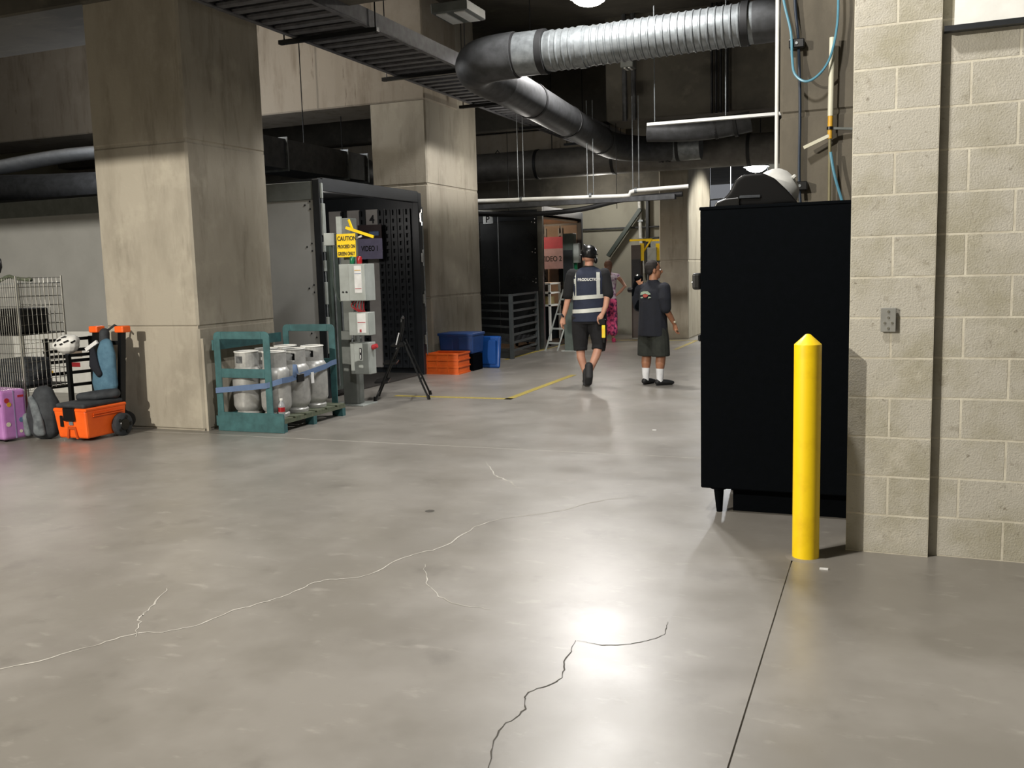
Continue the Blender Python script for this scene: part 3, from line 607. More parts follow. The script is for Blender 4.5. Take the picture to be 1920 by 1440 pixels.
MB().box(-.02, .0, .0, 1.12, .8, .9).build('side_rail', M_teal, pr); MB().box(-.02, .0, .0, 1.12, .05, .15).build('side_rail', M_teal, pr)
b = MB()
for k in range(6): MB().box(.0, .76, .03+k*.19, .18+k*.19, .115, .135).build('deck_board', M_wood, pr, .002)
for x in (.0, .36, .70): MB().box(x, x+.06, .02, 1.14, .085, .115).build('stringer', M_wood, pr)
for y in (.02, .53, 1.08): MB().box(.66, .76, y, y+.06, .0, .085).build('foot_block', M_teal, pr)
for y in (.02, .53, 1.08): MB().box(.0, .1, y, y+.06, .0, .085).build('foot_block', M_teal, pr)
tk = thing('gas_cylinder', 'grey propane cylinder at the near right corner of the teal rack', 'gas cylinder', (-5.56, 7.64, .135), group='propane cylinders on the teal rack')
MB().lathe([(.12, 0), (.125, .03), (.11, .05), (.13, .07), (.146, .11), (.148, .40), (.14, .45), (.115, .49), (.06, .515), (.03, .52)], n=24).build('tank_body', M_tank, tk)
cb = MB(); R_ = .115
for k in range(24):
    a0, a1 = math.radians(k*15-10), math.radians(k*15+5.2); hole = k in (17, 18, 19, 5, 6)
    for (z0, z1) in (((.48, .53), (.60, .64)) if hole else ((.48, .64),)):
        q = [(r*math.cos(a), r*math.sin(a), z) for z in (z0, z1) for r in (R_-.004, R_) for a in (a0, a1)]
        cb.add(q, [(0, 1, 3, 2), (4, 6, 7, 5), (0, 4, 5, 1), (2, 3, 7, 6), (0, 2, 6, 4), (1, 5, 7, 3)])
cb.build('collar', M_tank, tk)
MB().tube([(R_*math.cos(i*.2618), R_*math.sin(i*.2618), .64) for i in range(25)], .007, 6).build('collar_rim', M_white, tk)
MB().lathe([(.022, .515), (.022, .56), (.014, .565), (.014, .58), (.03, .585), (.03, .60)], n=10).build('valve', M_blackmetal, tk)
for (x, y, lb) in ((-5.56, 7.97, 'grey propane cylinder in the middle of the right row of the teal rack'), (-5.56, 8.30, 'grey propane cylinder at the far right corner of the teal rack'),
                   (-5.89, 7.64, 'grey propane cylinder at the near left corner of the teal rack'), (-5.89, 7.97, 'grey propane cylinder in the middle of the left row, half hidden'), (-5.89, 8.30, 'grey propane cylinder at the far left corner, mostly hidden')):
    dup(tk, (x, y, .135), random.uniform(-.5, .5), lb)
stp = MB()
loop = [(-6.13, 7.44), (-5.52, 7.435), (-5.398, 7.52), (-5.392, 7.64), (-5.397, 7.97), (-5.398, 8.30), (-5.41, 8.42), (-5.45, 8.585)]
zz = [.40, .46, .50, .50, .53, .56, .58, .58]
for i in range(len(loop)-1):
    (x0, y0), (x1, y1) = loop[i], loop[i+1]; stp.add([(x0, y0, zz[i]-.024), (x1, y1, zz[i+1]-.024), (x1, y1, zz[i+1]+.03), (x0, y0, zz[i]+.03), (x0+.004, y0-.004, zz[i]-.024), (x1+.004, y1-.004, zz[i+1]-.024), (x1+.004, y1-.004, zz[i+1]+.03), (x0+.004, y0-.004, zz[i]+.03)], [(0, 1, 2, 3), (4, 7, 6, 5), (0, 4, 5, 1), (3, 2, 6, 7), (0, 3, 7, 4), (1, 5, 6, 2)])
so = thing('ratchet_strap', 'faded blue ratchet strap around the propane cylinders', 'strap', (0, 0, 0)); stp.build('webbing', M_strap, so)
MB().box(-5.395, -5.37, 7.75, 7.86, .46, .54).build('ratchet', M_blackmetal, so, .005); MB().box(-5.39, -5.385, 8.0, 8.05, .42, .53).build('tag', M_paper, so); MB().tube(catmull([(-5.39, 7.72, .52), (-5.37, 7.70, .58), (-5.38, 7.72, .64), (-5.39, 7.76, .55)]), .02, 6, True, .003).build('strap_tail', M_strap, so)
bt = thing('plastic_bottle', 'small clear plastic bottle with red label on the near pallet edge', 'bottle', (-5.42, 7.52, .135))
MB().lathe([(.028, 0), (.032, .01), (.032, .12), (.028, .14), (.013, .165), (.012, .18)], n=16).build('bottle_body', M_clear, bt)
MB().lathe([(.033, .065), (.033, .11)], n=16).build('label_band', M_red, bt); MB().lathe([(.0145, .175), (.0145, .195)], n=12).build('cap', M_white, bt)
# steel strip leaning on the column corner
tag(MB().box(-6.24, -6.21, 7.40, 7.43, 0, .92).build('corner_strip', M_conc), 'narrow concrete edge strip standing at the column corner', 'strip')

# ================================================================ CRATES
tb = thing('storage_tub', 'dark blue plastic tub turned over beside the orange crate', 'tub', (-6.03, 13.05, 0))
MB().box(-.27, .27, -.2, .2, .26, .56, top=1.08).build('tub_body', M_blue, tb, .015); MB().box(-.3, .3, -.23, .23, .535, .575).build('rim', M_blue, tb, .008)
for s in (-.15, .15): MB().box(s-.1, s+.1, -.215, -.205, .32, .5).build('side_panel', M_blue, tb, .005)
tag(MB().box(-6.3, -5.76, 12.87, 13.23, 0, .25).build('dark_case', M_black, None, .01), 'black case under the blue tub', 'case')
lid = thing('tub_lid', 'bright blue plastic lid standing on edge behind the orange crate', 'lid', (-5.72, 13.35, 0), -.1)
MB().box(-.23, .20, -.02, .02, 0, .5).build('lid_panel', M_bluelid, lid, .03, 3); lid.children[0].rotation_euler = (-.14, 0, 0)
MB().box(-.17, .15, -.03, -.02, .06, .44).build('lid_inset', M_bluelid, lid, .008); lid.children[1].rotation_euler = (-.14, 0, 0)
oc = thing('crate', 'orange plastic crate on the floor in front of the blue tub', 'crate', (-6.0, 12.58, 0))
b = MB().box(-.3, .22, -.2, -.19, 0, .31); b.box(-.3, .22, .19, .2, 0, .31); b.box(-.3, -.29, -.2, .2, 0, .31); b.box(.21, .22, -.2, .2, 0, .31); b.box(-.3, .22, -.2, .2, 0, .012); b.build('crate_body', M_ocrate, oc)
for z in (0, .10, .2, .29): MB().box(-.31, .23, -.212, -.2, z, z+.022).build('rib', M_ocrate, oc); MB().box(.22, .232, -.2, .2, z, z+.022).build('rib', M_ocrate, oc)
for x in (-.30, -.13, .05, .21): MB().box(x-.01, x+.012, -.211, -.2, 0, .31).build('rib', M_ocrate, oc)
MB().box(-.31, .23, -.21, -.185, .295, .315).build('rim', M_ocrate, oc); MB().box(-.31, .23, .185, .21, .295, .315).build('rim', M_ocrate, oc)
tag(MB().box(-.08, .08, -.06, .06, 0, .1).build('black_pouch', M_black, None, .03, 2), 'small black pouch on the floor left of the orange crate', 'pouch').location = (-6.42, 12.6, 0)

# ================================================================ BLACK CABINET, BOLLARD
bc = thing('black_cabinet', 'tall matte black cabinet on short tapered legs beside the block pier', 'cabinet', (-.5, 5.62, 0))
MB().box(-.52, .62, 0, .72, .155, 1.83).build('body', M_black, bc, .008, 2)
MB().box(-.525, .625, -.004, .724, 1.826, 1.846).build('top_panel', M_black, bc, .004)
for x, y in ((-.42, .06), (-.42, .64), (.55, .06), (.55, .64)): MB().cyl((x, y, .155), (x+.004, y, 0), .032, .018, n=14).build('leg', M_black, bc); MB().cyl((x, y, .145), (x, y, .158), .05, n=14).build('leg_plate', M_black, bc)
MB().box(-.34, .6, .1, .66, 0, .152).build('plinth', M_black, bc)
MB().box(-.575, -.522, .03, .12, 1.36, 1.46).build('handle', M_blackplastic, bc, .015, 3); MB().box(-.54, -.522, .03, .09, 1.05, 1.09).build('latch', M_blackplastic, bc, .006)
MB().cyl((-.576, .06, 1.40), (-.58, .06, 1.40), .012, n=10).build('lock_button', M_chrome, bc)
bo = thing('bollard', 'yellow steel bollard with a pointed cap in front of the black cabinet', 'bollard', (-.35, 4.82+.065, 0))
MB().lathe([(.0665, 0), (.0665, 1.095), (.066, 1.10), (.012, 1.150), (.002, 1.152)], n=40).build('sleeve', M_yellow, bo)
MB().lathe([(.10, 0), (.085, .004), (.067, .006)], n=24).build('base_grout', M_floor, bo)
# helmets on the cabinet
wh = thing('welding_helmet', 'black welding helmet lying on top of the black cabinet', 'helmet', (-.72, 5.86, 1.846), .1)
blob('shell', [], mat('hood_black', '060607', .45, spec=.25), wh, .008, 10, prisms=[([(-.20, .0), (-.215, .03), (-.16, .085), (-.125, .155), (-.08, .185), (.03, .19), (.10, .155), (.17, .085), (.235, .005), (.1, .0)], -.115, .115)])
MB().prism([(-.25, .0), (-.235, .03), (-.18, .05), (-.10, .055), (-.10, .0)], -.13, .07, lambda a, b, d: (a, d, b)).build('visor', M_blackplastic, wh, .008, 2)
MB().box(-.10, .02, -.128, -.112, .045, .062).build('lens_trim', M_bag, wh, .003)
MB().tube([(-.275, -.05, .005), (-.275, -.05, .05), (-.20, -.05, .055)], .005, 6).build('strap', M_blackmetal, wh)
hh = thing('hard_hat', 'white hard hat leaning behind the black welding helmet', 'helmet', (-.635, 6.03, 1.94), .0)
R = Euler((0, math.radians(52), .2)).to_matrix()
MB().lathe([(.135, -.03), (.14, -.02), (.138, .0), (.135, .03), (.122, .07), (.098, .105), (.06, .128), (.02, .136), (.002, .137)], (0, 0, 0), 30, R).build('shell', mat('hat_white', 'c4c4bf', .5), hh)
MB().lathe([(.165, -.026), (.168, -.022), (.138, -.008), (.13, -.012)], (0, 0, 0), 30, R).build('brim', MATS['hat_white'], hh)
MB().box(-.012, .012, -.1, .1, .118, .142, R).build('ridge', MATS['hat_white'], hh, .006)
for a_, cc in ((0, M_strap), (1, M_purple)): MB().box(.05+.02*a_, .054+.02*a_, -.125, -.12, -.0, .05, R).build('sticker', cc, hh)
MB().lathe([(.028, -.002), (.03, .0), (.028, .002)], (.075, -.085, .02), 12, Euler((1.2, .6, 0)).to_matrix()).build('sticker', M_strap, hh)
# wall plate
wp = thing('outlet_plate', 'stainless outlet plate on the block pier', 'outlet', (.022, 5.055, 1.21), -.031)
MB().box(-.036, .036, -.012, 0, -.06, .06).build('plate', mat('stainless', 'a2a29d', .4, .5), wp, .002)
for x, z in ((0, .042), (-.017, -.015), (.017, -.015), (0, -.042), (0, .012)): MB().cyl((x, -.012, z), (x, -.016, z), .006, n=10).build('screw', M_chrome, wp)
wbp = thing('wall_board', 'white board with a dark bottom edge high on the block wall', 'board', (0, 0, 0))
wbp.location = (.0, 5.10, 0); wbp.rotation_euler = (0, 0, -.031)
MB().box(.285, 2.6, -.045, -.005, 2.60, 3.9).build('board_panel', M_white, wbp); MB().box(.242, 2.6, -.05, -.0, 2.575, 2.60).build('bottom_edge', M_trdark, wbp)
lit = [tag(MB().box(-.02, .02, -.008, .008, 0, .006).build('paper_scrap', M_paper), l, 'litter') for l in ('tiny white scrap on the floor right of the yellow bollard', 'tiny white scrap on the floor left of the black cabinet')]
lit[0].location = (-.25, 4.71, 0); lit[1].location = (-1.95, 8.4, 0)

# hoses and conduits on the brown column
Yc = 6.9
tag(MB().cyl((-.722, 6.93, 1.2), (-.722, 6.93, 5.6), .013, n=12).build('conduit', M_white), 'thin cream vertical conduit at the left edge of the brown column', 'conduit')
hz = thing('air_hose', 'light blue air hose hanging in a loop over the black cabinet', 'hose', (0, 6.8, 0))
MB().tube(catmull([(-.72, .04, 3.6), (-.67, 0, 3.27), (-.62, 0, 3.05), (-.61, -.01, 2.89), (-.59, -.03, 2.77), (-.52, -.05, 2.71), (-.44, -.05, 2.74), (-.37, -.03, 2.84), (-.33, 0, 3.02), (-.32, 0, 3.22), (-.33, .04, 3.7)], 8), .0085, 8).build('hose', M_hose, hz)
bz = thing('blue_conduit', 'dark blue vertical cable with black clamps on the brown column', 'cable', (0, 6.85, 0))
MB().tube(catmull([(-.61, 0, 3.7), (-.6, 0, 3.26), (-.575, 0, 2.99), (-.56, 0, 2.56), (-.56, 0, 2.05), (-.53, 0, 1.7)]), .010, 8).build('cable', M_bconduit, bz)
for z, x in ((2.98, -.585), (2.03, -.555)): MB().box(x-.05, x+.05, -.03, .045, z-.03, z+.03).build('clamp', M_blackplastic, bz, .006); MB().cyl((x, -.03, z), (x, -.036, z), .01, n=8).build('screw', M_galv, bz)
pz = thing('pvc_tube', 'cream vertical pipe with yellow couplings on the brown column', 'pipe', (0, 6.82, 0))
MB().cyl((-.36, 0, 2.48), (-.355, 0, 2.99), .019, n=14).build('upper_pipe', M_pvc, pz)
MB().cyl((-.361, 0, 2.41), (-.36, 0, 2.48), .017, n=14).build('coupling', M_tubey, pz); MB().cyl((-.362, 0, 2.39), (-.362, 0, 2.41), .022, n=14).build('clip', M_blackplastic, pz)
MB().cyl((-.362, 0, 2.33), (-.362, 0, 2.39), .016, n=14).build('coupling', M_tubey, pz); MB().cyl((-.36, 0, 1.85), (-.362, 0, 2.33), .0105, n=10).build('lower_pipe', mat('olive_pipe', '7a7355', .5), pz)
MB().bar((-.53, -.02, 2.28), (-.37, 0, 2.35), .03, .022).build('bracket_arm', M_pvc, pz)
MB().bar((-.37, 0, 2.40), (-.1, .06, 2.38), .02, .015).build('bracket_arm', M_greysteel, pz)
MB().tube(catmull([(-.355, -.02, 2.24), (-.335, -.02, 2.12), (-.31, -.02, 2.02), (-.27, -.01, 1.88), (-.24, 0, 1.7)]), .010, 8).build('hose_tail', M_hose, pz)

# ================================================================ LEFT GROUP
ck = thing('wheeled_cooler', 'bright orange wheeled cooler with black lid in front of the column', 'cooler', (-7.13, 6.84, 0))
body = MB().box(-.19, .17, -.24, .22, .03, .30, top=1.12).build('body', M_orange, ck, .018, 2)
MB().box(-.215, .195, -.27, .25, .285, .32).build('rim', M_orange, ck, .01)
for z in (.235, .255): MB().box(.192, .202, -.18, .2, z, z+.01).build('rib', M_orange, ck)
MB().box(-.19, .17, -.26, .24, .318, .365).build('lid', M_bag, ck, .02, 2)
MB().box(-.08, .06, -.285, -.26, .20, .33).build('latch', M_blackplastic, ck, .008); MB().box(-.14, -.1, -.268, -.255, .14, .25).build('side_latch', M_blackplastic, ck, .006)
MB().box(-.03, .02, -.262, -.254, .16, .22).build('label_sheet', M_baggrey, ck); 
MB().prism([(-.07, .03), (-.05, .03), (-.035, .12), (.03, .12), (.045, .03), (.065, .03), (.045, .145), (-.05, .145)], -.26, -.245, lambda a, b, d: (a, d, b)).build('recess_rib', mat('orange_dark', 'b84a10', .5), ck)
for x in (.215, -.235):
    w_ = MB().tube([(x-.035, .15, .112), (x-.02, .15, .112), (x+.025, .15, .112), (x+.035, .15, .112)], [.1, .112, .112, .1], 28).build('wheel', M_bag, ck)
    MB().cyl((x+.03, .15, .112), (x+.043, .15, .112), .06, .055, n=20).build('hub', M_blackplastic, w_)
    for k in range(5):
        a = k*1.2566; MB().cyl((x+.034, .15+.075*math.cos(a), .112+.075*math.sin(a)), (x+.044, .15+.075*math.cos(a), .112+.075*math.sin(a)), .016, n=8).build('spoke_knob', M_blackmetal, w_)
for x in (-.19, .14):
    MB().bar((x, .24, .3), (x+.015, .30, 1.02), .06, .05).build('handle_post', M_blackplastic, ck); MB().box(x-.035, x+.075, .25, .36, 1.0, 1.065).build('handle_grip', M_orange, ck, .012, 2)
MB().bar((-.19, .29, .9), (.16, .29, .9), .04, .04).build('handle_crossbar', M_blackplastic, ck)
jb = thing('hanging_bag', 'steel blue cloth bag hung from the cooler handle', 'bag', (-7.13, 7.02, 0))
blob('bag_body', [[(.0, .0, .40, .12, .06), (.01, .0, .50, .15, .075), (.02, 0, .66, .135, .07), (.04, .01, .80, .11, .06), (.03, .03, .90, .07, .05)]], M_denim, jb, .011, 3)
blob('dark_flap', [[(-.06, -.055, .84, .03, .02), (-.04, -.075, .7, .06, .025), (.03, -.08, .60, .035, .02)]], M_navy, jb, .009, 2)
blob('black_pouch', [[(.0, .04, .86, .05, .05), (.0, .05, 1.0, .05, .05)]], M_bag, jb, .011, 3)
MB().bar((-.16, -.04, .84), (-.02, -.03, .92), .02, .035).build('tag', M_paper, jb)
MB().tube([(0, .05, 1.0), (.03, .16, 1.07), (.06, .22, 1.02)], .012, 6).build('strap', M_bag, jb)
gb = thing('gear_bundle', 'black jacket bundle lying over the cooler lid', 'clothing', (-7.1, 6.9, .365))
blob('bundle', [[(-.15, -.08, .03, .05, .04), (0, 0, .04, .09, .05), (.12, .1, .05, .06, .05)]], M_bag, gb, .012, 2)
tag(blob('dark_bag_or_shade', [[(-.1, 0, .10, .08, .08), (.06, 0, .12, .09, .09)], [(-.05, 0, .15, .08, .06), (.0, 0, .28, .05, .05)]], M_tee, None, .014, 4), 'soft black form standing in for the shade behind the orange cooler', 'bag').location = (-7.12, 7.2, .0)  # dark form added where only shade falls behind the cooler
# pink suitcase with stickers
pk = thing('hard_suitcase', 'pink hard shell suitcase with stickers, cut by the left edge', 'suitcase', (-7.96, 6.52, 0), -.15)
MB().box(-.22, .22, -.13, .13, .02, .5).build('shell', M_pink, pk, .035, 4)
for k in range(4): MB().box(-.18+.1*k, -.14+.1*k, -.136, -.128, .07, .45).build('shell_rib', M_pink, pk, .003)
MB().box(.205, .2225, -.004, .004, .03, .49).build('zipper', MATS['purple_sign'], pk)
for y_, z_, cc, r_ in ((-.07, .40, M_inkred, .024), (-.05, .36, M_tubey, .022), (.06, .20, M_strap, .024), (-.07, .17, M_pvc, .022), (.05, .09, M_pvc, .016)): MB().cyl((.2195, y_, z_), (.2225, y_, z_), r_, n=14).build('sticker', cc, pk)
MB().box(.219, .2225, .04, .10, .42, .44).build('handle_pocket', M_inkred, pk); MB().box(.10, .18, -.14, -.13, .42, .44).build('handle_pocket', M_inkred, pk)
for x, z, cc, r in ((.15, .34, M_tubey, .028), (.19, .36, M_inkred, .02), (.16, .20, M_strap, .022), (.10, .17, M_pvc, .024), (.14, .08, M_pvc, .015)): MB().cyl((x, -.131, z), (x, -.1335, z), r, n=14).build('sticker', cc, pk)
for x in (-.17, .17): MB().cyl((x-.012, -.08, .022), (x+.012, -.08, .022), .022, n=12).build('caster', M_blackplastic, pk)
bp = thing('backpack', 'charcoal and grey backpack between the pink suitcase and orange cooler', 'backpack', (-7.56, 6.66, 0), .05)
blob('pack_body', [[(0, 0, .10, .17, .11), (0, 0, .22, .19, .13), (0, .01, .36, .165, .11), (0, .02, .44, .11, .08)]], M_bag, bp, .013, 3)
blob('front_panel', [[(.03, -.10, .08, .07, .04), (.05, -.125, .2, .055, .03), (.0, -.11, .34, .045, .03), (-.07, -.08, .41, .03, .02)]], M_baggrey, bp, .010, 3)
blob('side_pocket', [[(-.15, -.05, .06, .04, .05), (-.16, -.05, .22, .04, .05)]], M_baggrey, bp, .011, 3)
MB().tube(catmull([(-.03, .05, .47), (0, .05, .51), (.05, .05, .48)]), .01, 6).build('top_handle', M_bag, bp)
# wire cart
wc = thing('wire_cart', 'chrome wire mesh cart loaded with black gear at the left edge', 'cart', (-8.28, 7.2, 0))
x0, x1, y0, y1, z0, z1 = -.42, .20, -.28, .28, .42, 1.56
for x in (x0, x1):
    for y in (y0, y1): MB().cyl((x, y, .1), (x, y, z1+.02), .012, n=8).build('post', M_chrome, wc); MB().cyl((x, y-.012, .05), (x, y+.012, .05), .05, n=14).build('caster', M_blackplastic, wc)
def grid(axis, c, a0, a1, b0, b1, sa, sb):
    b = MB(); a = a0
    P_ = (lambda a, z: (a, c, z)) if axis == 'y' else (lambda a, z: (c, a, z))
    while a <= a1+1e-6: b.cyl(P_(a, b0), P_(a, b1), .0028, n=5); a += sa
    z = b0
    while z <= b1+1e-6: b.cyl(P_(a0, z), P_(a1, z), .0028, n=5); z += sb
    b.build('wire_panel', M_chrome, wc)
grid('y', y0, x0, x1, z0, z1, .031, .095); grid('x', x1, y0, y1, z0, z1, .055, .095); grid('y', y1, x0, x1, z0, z1, .062, .095)
for z in (.44, .98, 1.5): MB().box(x0, x1, y0, y1, z, z+.008).build('shelf', M_blackmetal if z < 1.4 else M_galv, wc)
tag(blob('dark_bag_or_shade', [[(-.2, 0, .12, .1, .13), (.05, 0, .14, .1, .15)]], M_bag, None, .015, 3, boxes=[(-.3, .1, -.15, .15, 0, .28)]), 'bulky black gear bag on the lower shelf of the wire cart', 'bag').location = (-8.28, 7.2, .45)
tag(MB().box(-.3, .1, -.18, .18, 0, .26).build('black_case', M_blackplastic, None, .02, 2), 'black case on the upper shelf of the wire cart', 'case').location = (-8.28, 7.2, .99)
tag(MB().tube(catmull([(-.3, 0, 0), (-.2, .05, .05), (-.05, 0, .03), (.1, .05, .01), (.2, -.05, .02)]), .02, 8).build('coiled_cable', M_wood), 'coil of dark cable on top of the wire cart', 'cable').location = (-8.3, 7.15, 1.53)
# slatted rack and post with white helmet
rkA, rkB = Vector((-8.5, 7.55, 0)), Vector((-8.05, 8.6, 0))
sr = thing('slatted_rack', 'black tubular rack with horizontal bars behind the orange cooler', 'rack', (0, 0, 0))
for z in (.87, .75, .69, .63, .50, .36): MB().bar(rkA+Vector((-.02, .02, z)), rkB+Vector((.1, .25, z+.02)), .03, .034).build('bar', M_blackmetal, sr)
for t in (.03, .45, 1): p = rkA.lerp(rkB, t); MB().box(p.x-.02, p.x+.02, p.y-.02, p.y+.02, 0, .9).build('post', M_blackmetal, sr)
wbk = thing('white_panel', 'white panel leaning on the trailer side behind the black bars', 'panel', (-9.9, 9.55, 0))
MB().box(-1.4, 1.6, 0, .03, 0, .84).build('panel', M_white, wbk); MB().box(-.45, -.15, -.006, 0, .50, .60).build('label_sheet', M_ply, wbk); MB().box(-.42, -.2, -.006, 0, .36, .42).build('label_sheet', M_inkred, wbk); MB().box(-1.0, -.7, -.006, 0, .26, .3).build('label_sheet', M_tubey, wbk)
wt = thing('bike_helmet', 'white helmet with black vents perched on the black rack', 'helmet', (-7.93, 7.35, .86), .3)
blob('shell', [], M_white, wt, .007, 3, balls=[((.0, .0, .0), (.125, .11, .105)), ((-.10, -.03, -.01), (.045, .04, .045)), ((.06, 0, .04), (.07, .08, .06))])
for az, el, w_ in ((-1.9, .5, .05), (-1.2, .35, .05), (-2.3, .0, .035), (-1.6, .1, .03), (-.6, .3, .05), (-1.5, .85, .05)):
    c_ = Vector((.125*math.cos(az)*math.cos(el), .11*math.sin(az)*math.cos(el), .105*math.sin(el))); t_ = Vector((-math.sin(az), math.cos(az), .4)).normalized()
    MB().bar(c_-t_*w_/2, c_+t_*w_/2, .012, .016).build('vent', M_blackplastic, wt)
MB().tube([(.0, .0, -.07), (.0, 0, -.11)], .025, 8).build('strap', M_bconduit, wt)
hp = tag(MB().box(-.02, .02, -.02, .02, 0, .75).build('stand_post', M_blackmetal), 'black square post under the white helmet', 'post'); hp.location = (-7.93, 7.35, 0)
hk = tag(MB().tube([(0, 0, .1), (.03, 0, .07), (.035, 0, .0), (.01, 0, -.05), (-.05, 0, -.06)], .018, 8).build('black_hook', M_blackplastic), 'black curved handle above the wire cart at the left edge', 'handle'); hk.location = (-8.52, 7.1, 1.68)

# ================================================================ BACK WALL SERVICES
wcn = thing('wall_conduit', 'white vertical conduit with straps on the far pale wall', 'conduit', (0, 20.5, 0))
MB().tube([(-5.05, 0, 2.95), (-5.03, 0, 2.2), (-4.97, 0, 1.35)], .04, 10).build('pipe', M_white, wcn)
for z in (2.5, 2.1, 1.7): MB().box(-5.09, -4.97, -.05, .09, z-.02, z+.02).build('strap', M_galv, wcn)
tag(MB().box(-4.9, -4.84, 20.45, 20.6, 1.2, 2.95).build('wall_channel', M_trdark), 'dark vertical channel right of the white conduit', 'channel')
for z, k in ((2.36, 'upper'), (2.12, 'lower'), (1.9, 'lowest')): tag(MB().tube([(-7.5 if k == 'upper' else -4.97, 20.5, z), (-4.3, 20.5, z)], .02, 8).build('conduit', M_galvdark), k+' thin horizontal conduit on the far pale wall', 'conduit')
eb = thing('electrical_panel', 'grey electrical panel left of the slender far column', 'panel', (-4.62, 20.45, 0))
MB().box(-.16, .12, -.08, .15, 1.75, 2.08).build('cabinet', M_encl, eb, .008); MB().box(-.18, .12, -.1, .15, 1.3, 1.74).build('cabinet', M_greysteel, eb, .008)
tag(MB().bar((-5.0, 20.4, 2.75), (-5.75, 20.4, 1.75), .12, .08).build('diagonal_brace', M_greenish), 'dark green diagonal brace on the far pale wall', 'brace')
ht = tag(MB().tube(catmull([(-7.2, 15.7, 2.55), (-6.0, 15.8, 2.48), (-5.0, 15.9, 2.52), (-4.2, 16, 2.66), (-3.2, 16, 2.7)]), .045, 10).build('cable_bundle', M_darkband), 'sagging dark cable bundle below the white sprinkler pipe', 'cable')
# far end
fp = MB().cyl((-5, 30, 3.2), (-1, 30, 3.2), .05, n=10); fp.cyl((-4.5, 30, 3.2), (-4.5, 30, 5.6), .01, n=6); fp.cyl((-1.5, 30, 3.2), (-1.5, 30, 5.6), .01, n=6)
tag(fp.build('pipe', M_white), 'pale pipe at the far end of the aisle under the distant lamp', 'pipe')
for y in (-1.2, 1.5, 2.6): MB().cyl((-.12, y, .4), (-.12, y, 2.57), .008, n=6).build('hanger_rod', M_blackmetal, rd)
for x in (-6.3, -4.3): MB().cyl((x, 15.85, 2.5), (x, 15.85, 3.95), .006, n=6).build('hanger_rod', M_blackmetal, ht)
ts = thing('truss', 'small dark truss hanging at the far end of the aisle', 'truss', (-4.7, 31, 2.75))
for z in (0, .3): MB().cyl((-1.2, 0, z), (1.6, 0, z), .03, n=8).build('chord', M_blackmetal, ts)
for k in range(7): MB().cyl((-1.2+.4*k, 0, 0 if k % 2 else .3), (-.8+.4*k, 0, .3 if k % 2 else 0), .02, n=6).build('web', M_blackmetal, ts)
MB().box(-1.3, -.9, -.15, .15, -.25, .1).build('motor', M_blackplastic, ts, .02); MB().cyl((-.6, 0, .3), (-.6, 0, 2.8), .02, n=6).build('chain', M_blackmetal, ts); MB().cyl((1.2, 0, .3), (1.2, 0, 2.8), .02, n=6).build('chain', M_blackmetal, ts)

# ================================================================ PEOPLE
def fingers(w, d, side, curl=.5, s=1.0, thumb=None):
    """hand at wrist w pointing along d; returns chains: palm, four fingers, thumb. side = outward vector for the thumb"""
    w = Vector(w); d = Vector(d).normalized(); n = Vector(side).normalized(); n = (n-d*n.dot(d)).normalized(); pn = d.cross(n)
    ch = []; pc = w+d*.05*s
    ch.append([(*(w), .026*s, .022*s), (*(w+d*.04*s), .036*s, .017*s), (*(w+d*.085*s), .04*s, .015*s)])
    for k, L in enumerate((.068, .078, .072, .056)):
        o = w+d*.082*s+n*((.030-.02*k)*s); dd = d.copy(); p = o; c = [(*p, .0095*s)]
        for j in range(3):
            dd = (dd+pn*curl*(.5+.2*j)).normalized(); p = p+dd*(L*(.45, .32, .23)[j])*s; c.append((*p, (.009, .008, .007)[j]*s))
        ch.append(c)
    t0 = w+d*.025*s+n*.026*s; t1 = t0+(d*.7+n*.7).normalized()*.04*s; t2 = t1+(d*.95+n*.15+pn*.3).normalized()*.035*s
    ch.append([(*t0, .013*s), (*t1, .011*s), (*t2, .009*s)])
    return ch
def head(c, rz, sk, parent_chains, s=1.0):
    """returns chains/balls for a head at centre c facing rz (0 = +Y)"""
    R = Matrix.Rotation(rz, 3, 'Z'); c = Vector(c)
    f = lambda x, y, z: c+R @ Vector((x*s, y*s, z*s))
    balls = [(f(0, -.012, .03), (.076*s, .095*s, .095*s), R), (f(0, .02, -.04), (.06*s, .07*s, .078*s), R), (f(0, .055, -.085), (.032*s, .03*s, .025*s), R),
             (f(0, .10, -.022), (.013*s, .020*s, .022*s), R), (f(0, .088, -.005), (.010*s, .015*s, .03*s), R), (f(0, .078, -.055), (.026*s, .017*s, .010*s), R),
             (f(-.078, -.005, -.012), (.010*s, .02*s, .033*s), R), (f(.078, -.005, -.012), (.010*s, .02*s, .033*s), R)]
    return balls, f, R
def face_bits(f, R, root, lipcol):
    for s in (-1, 1):
        MB().ball(f(s*.03, .078, .005), .0115, 10).build('eye', M_white, root); MB().ball(f(s*.03, .088, .005), .0055, 8).build('iris', M_hair, root)
        MB().bar(f(s*.015, .088, .026), f(s*.045, .080, .028), .006, .008).build('eyebrow', M_hair, root)

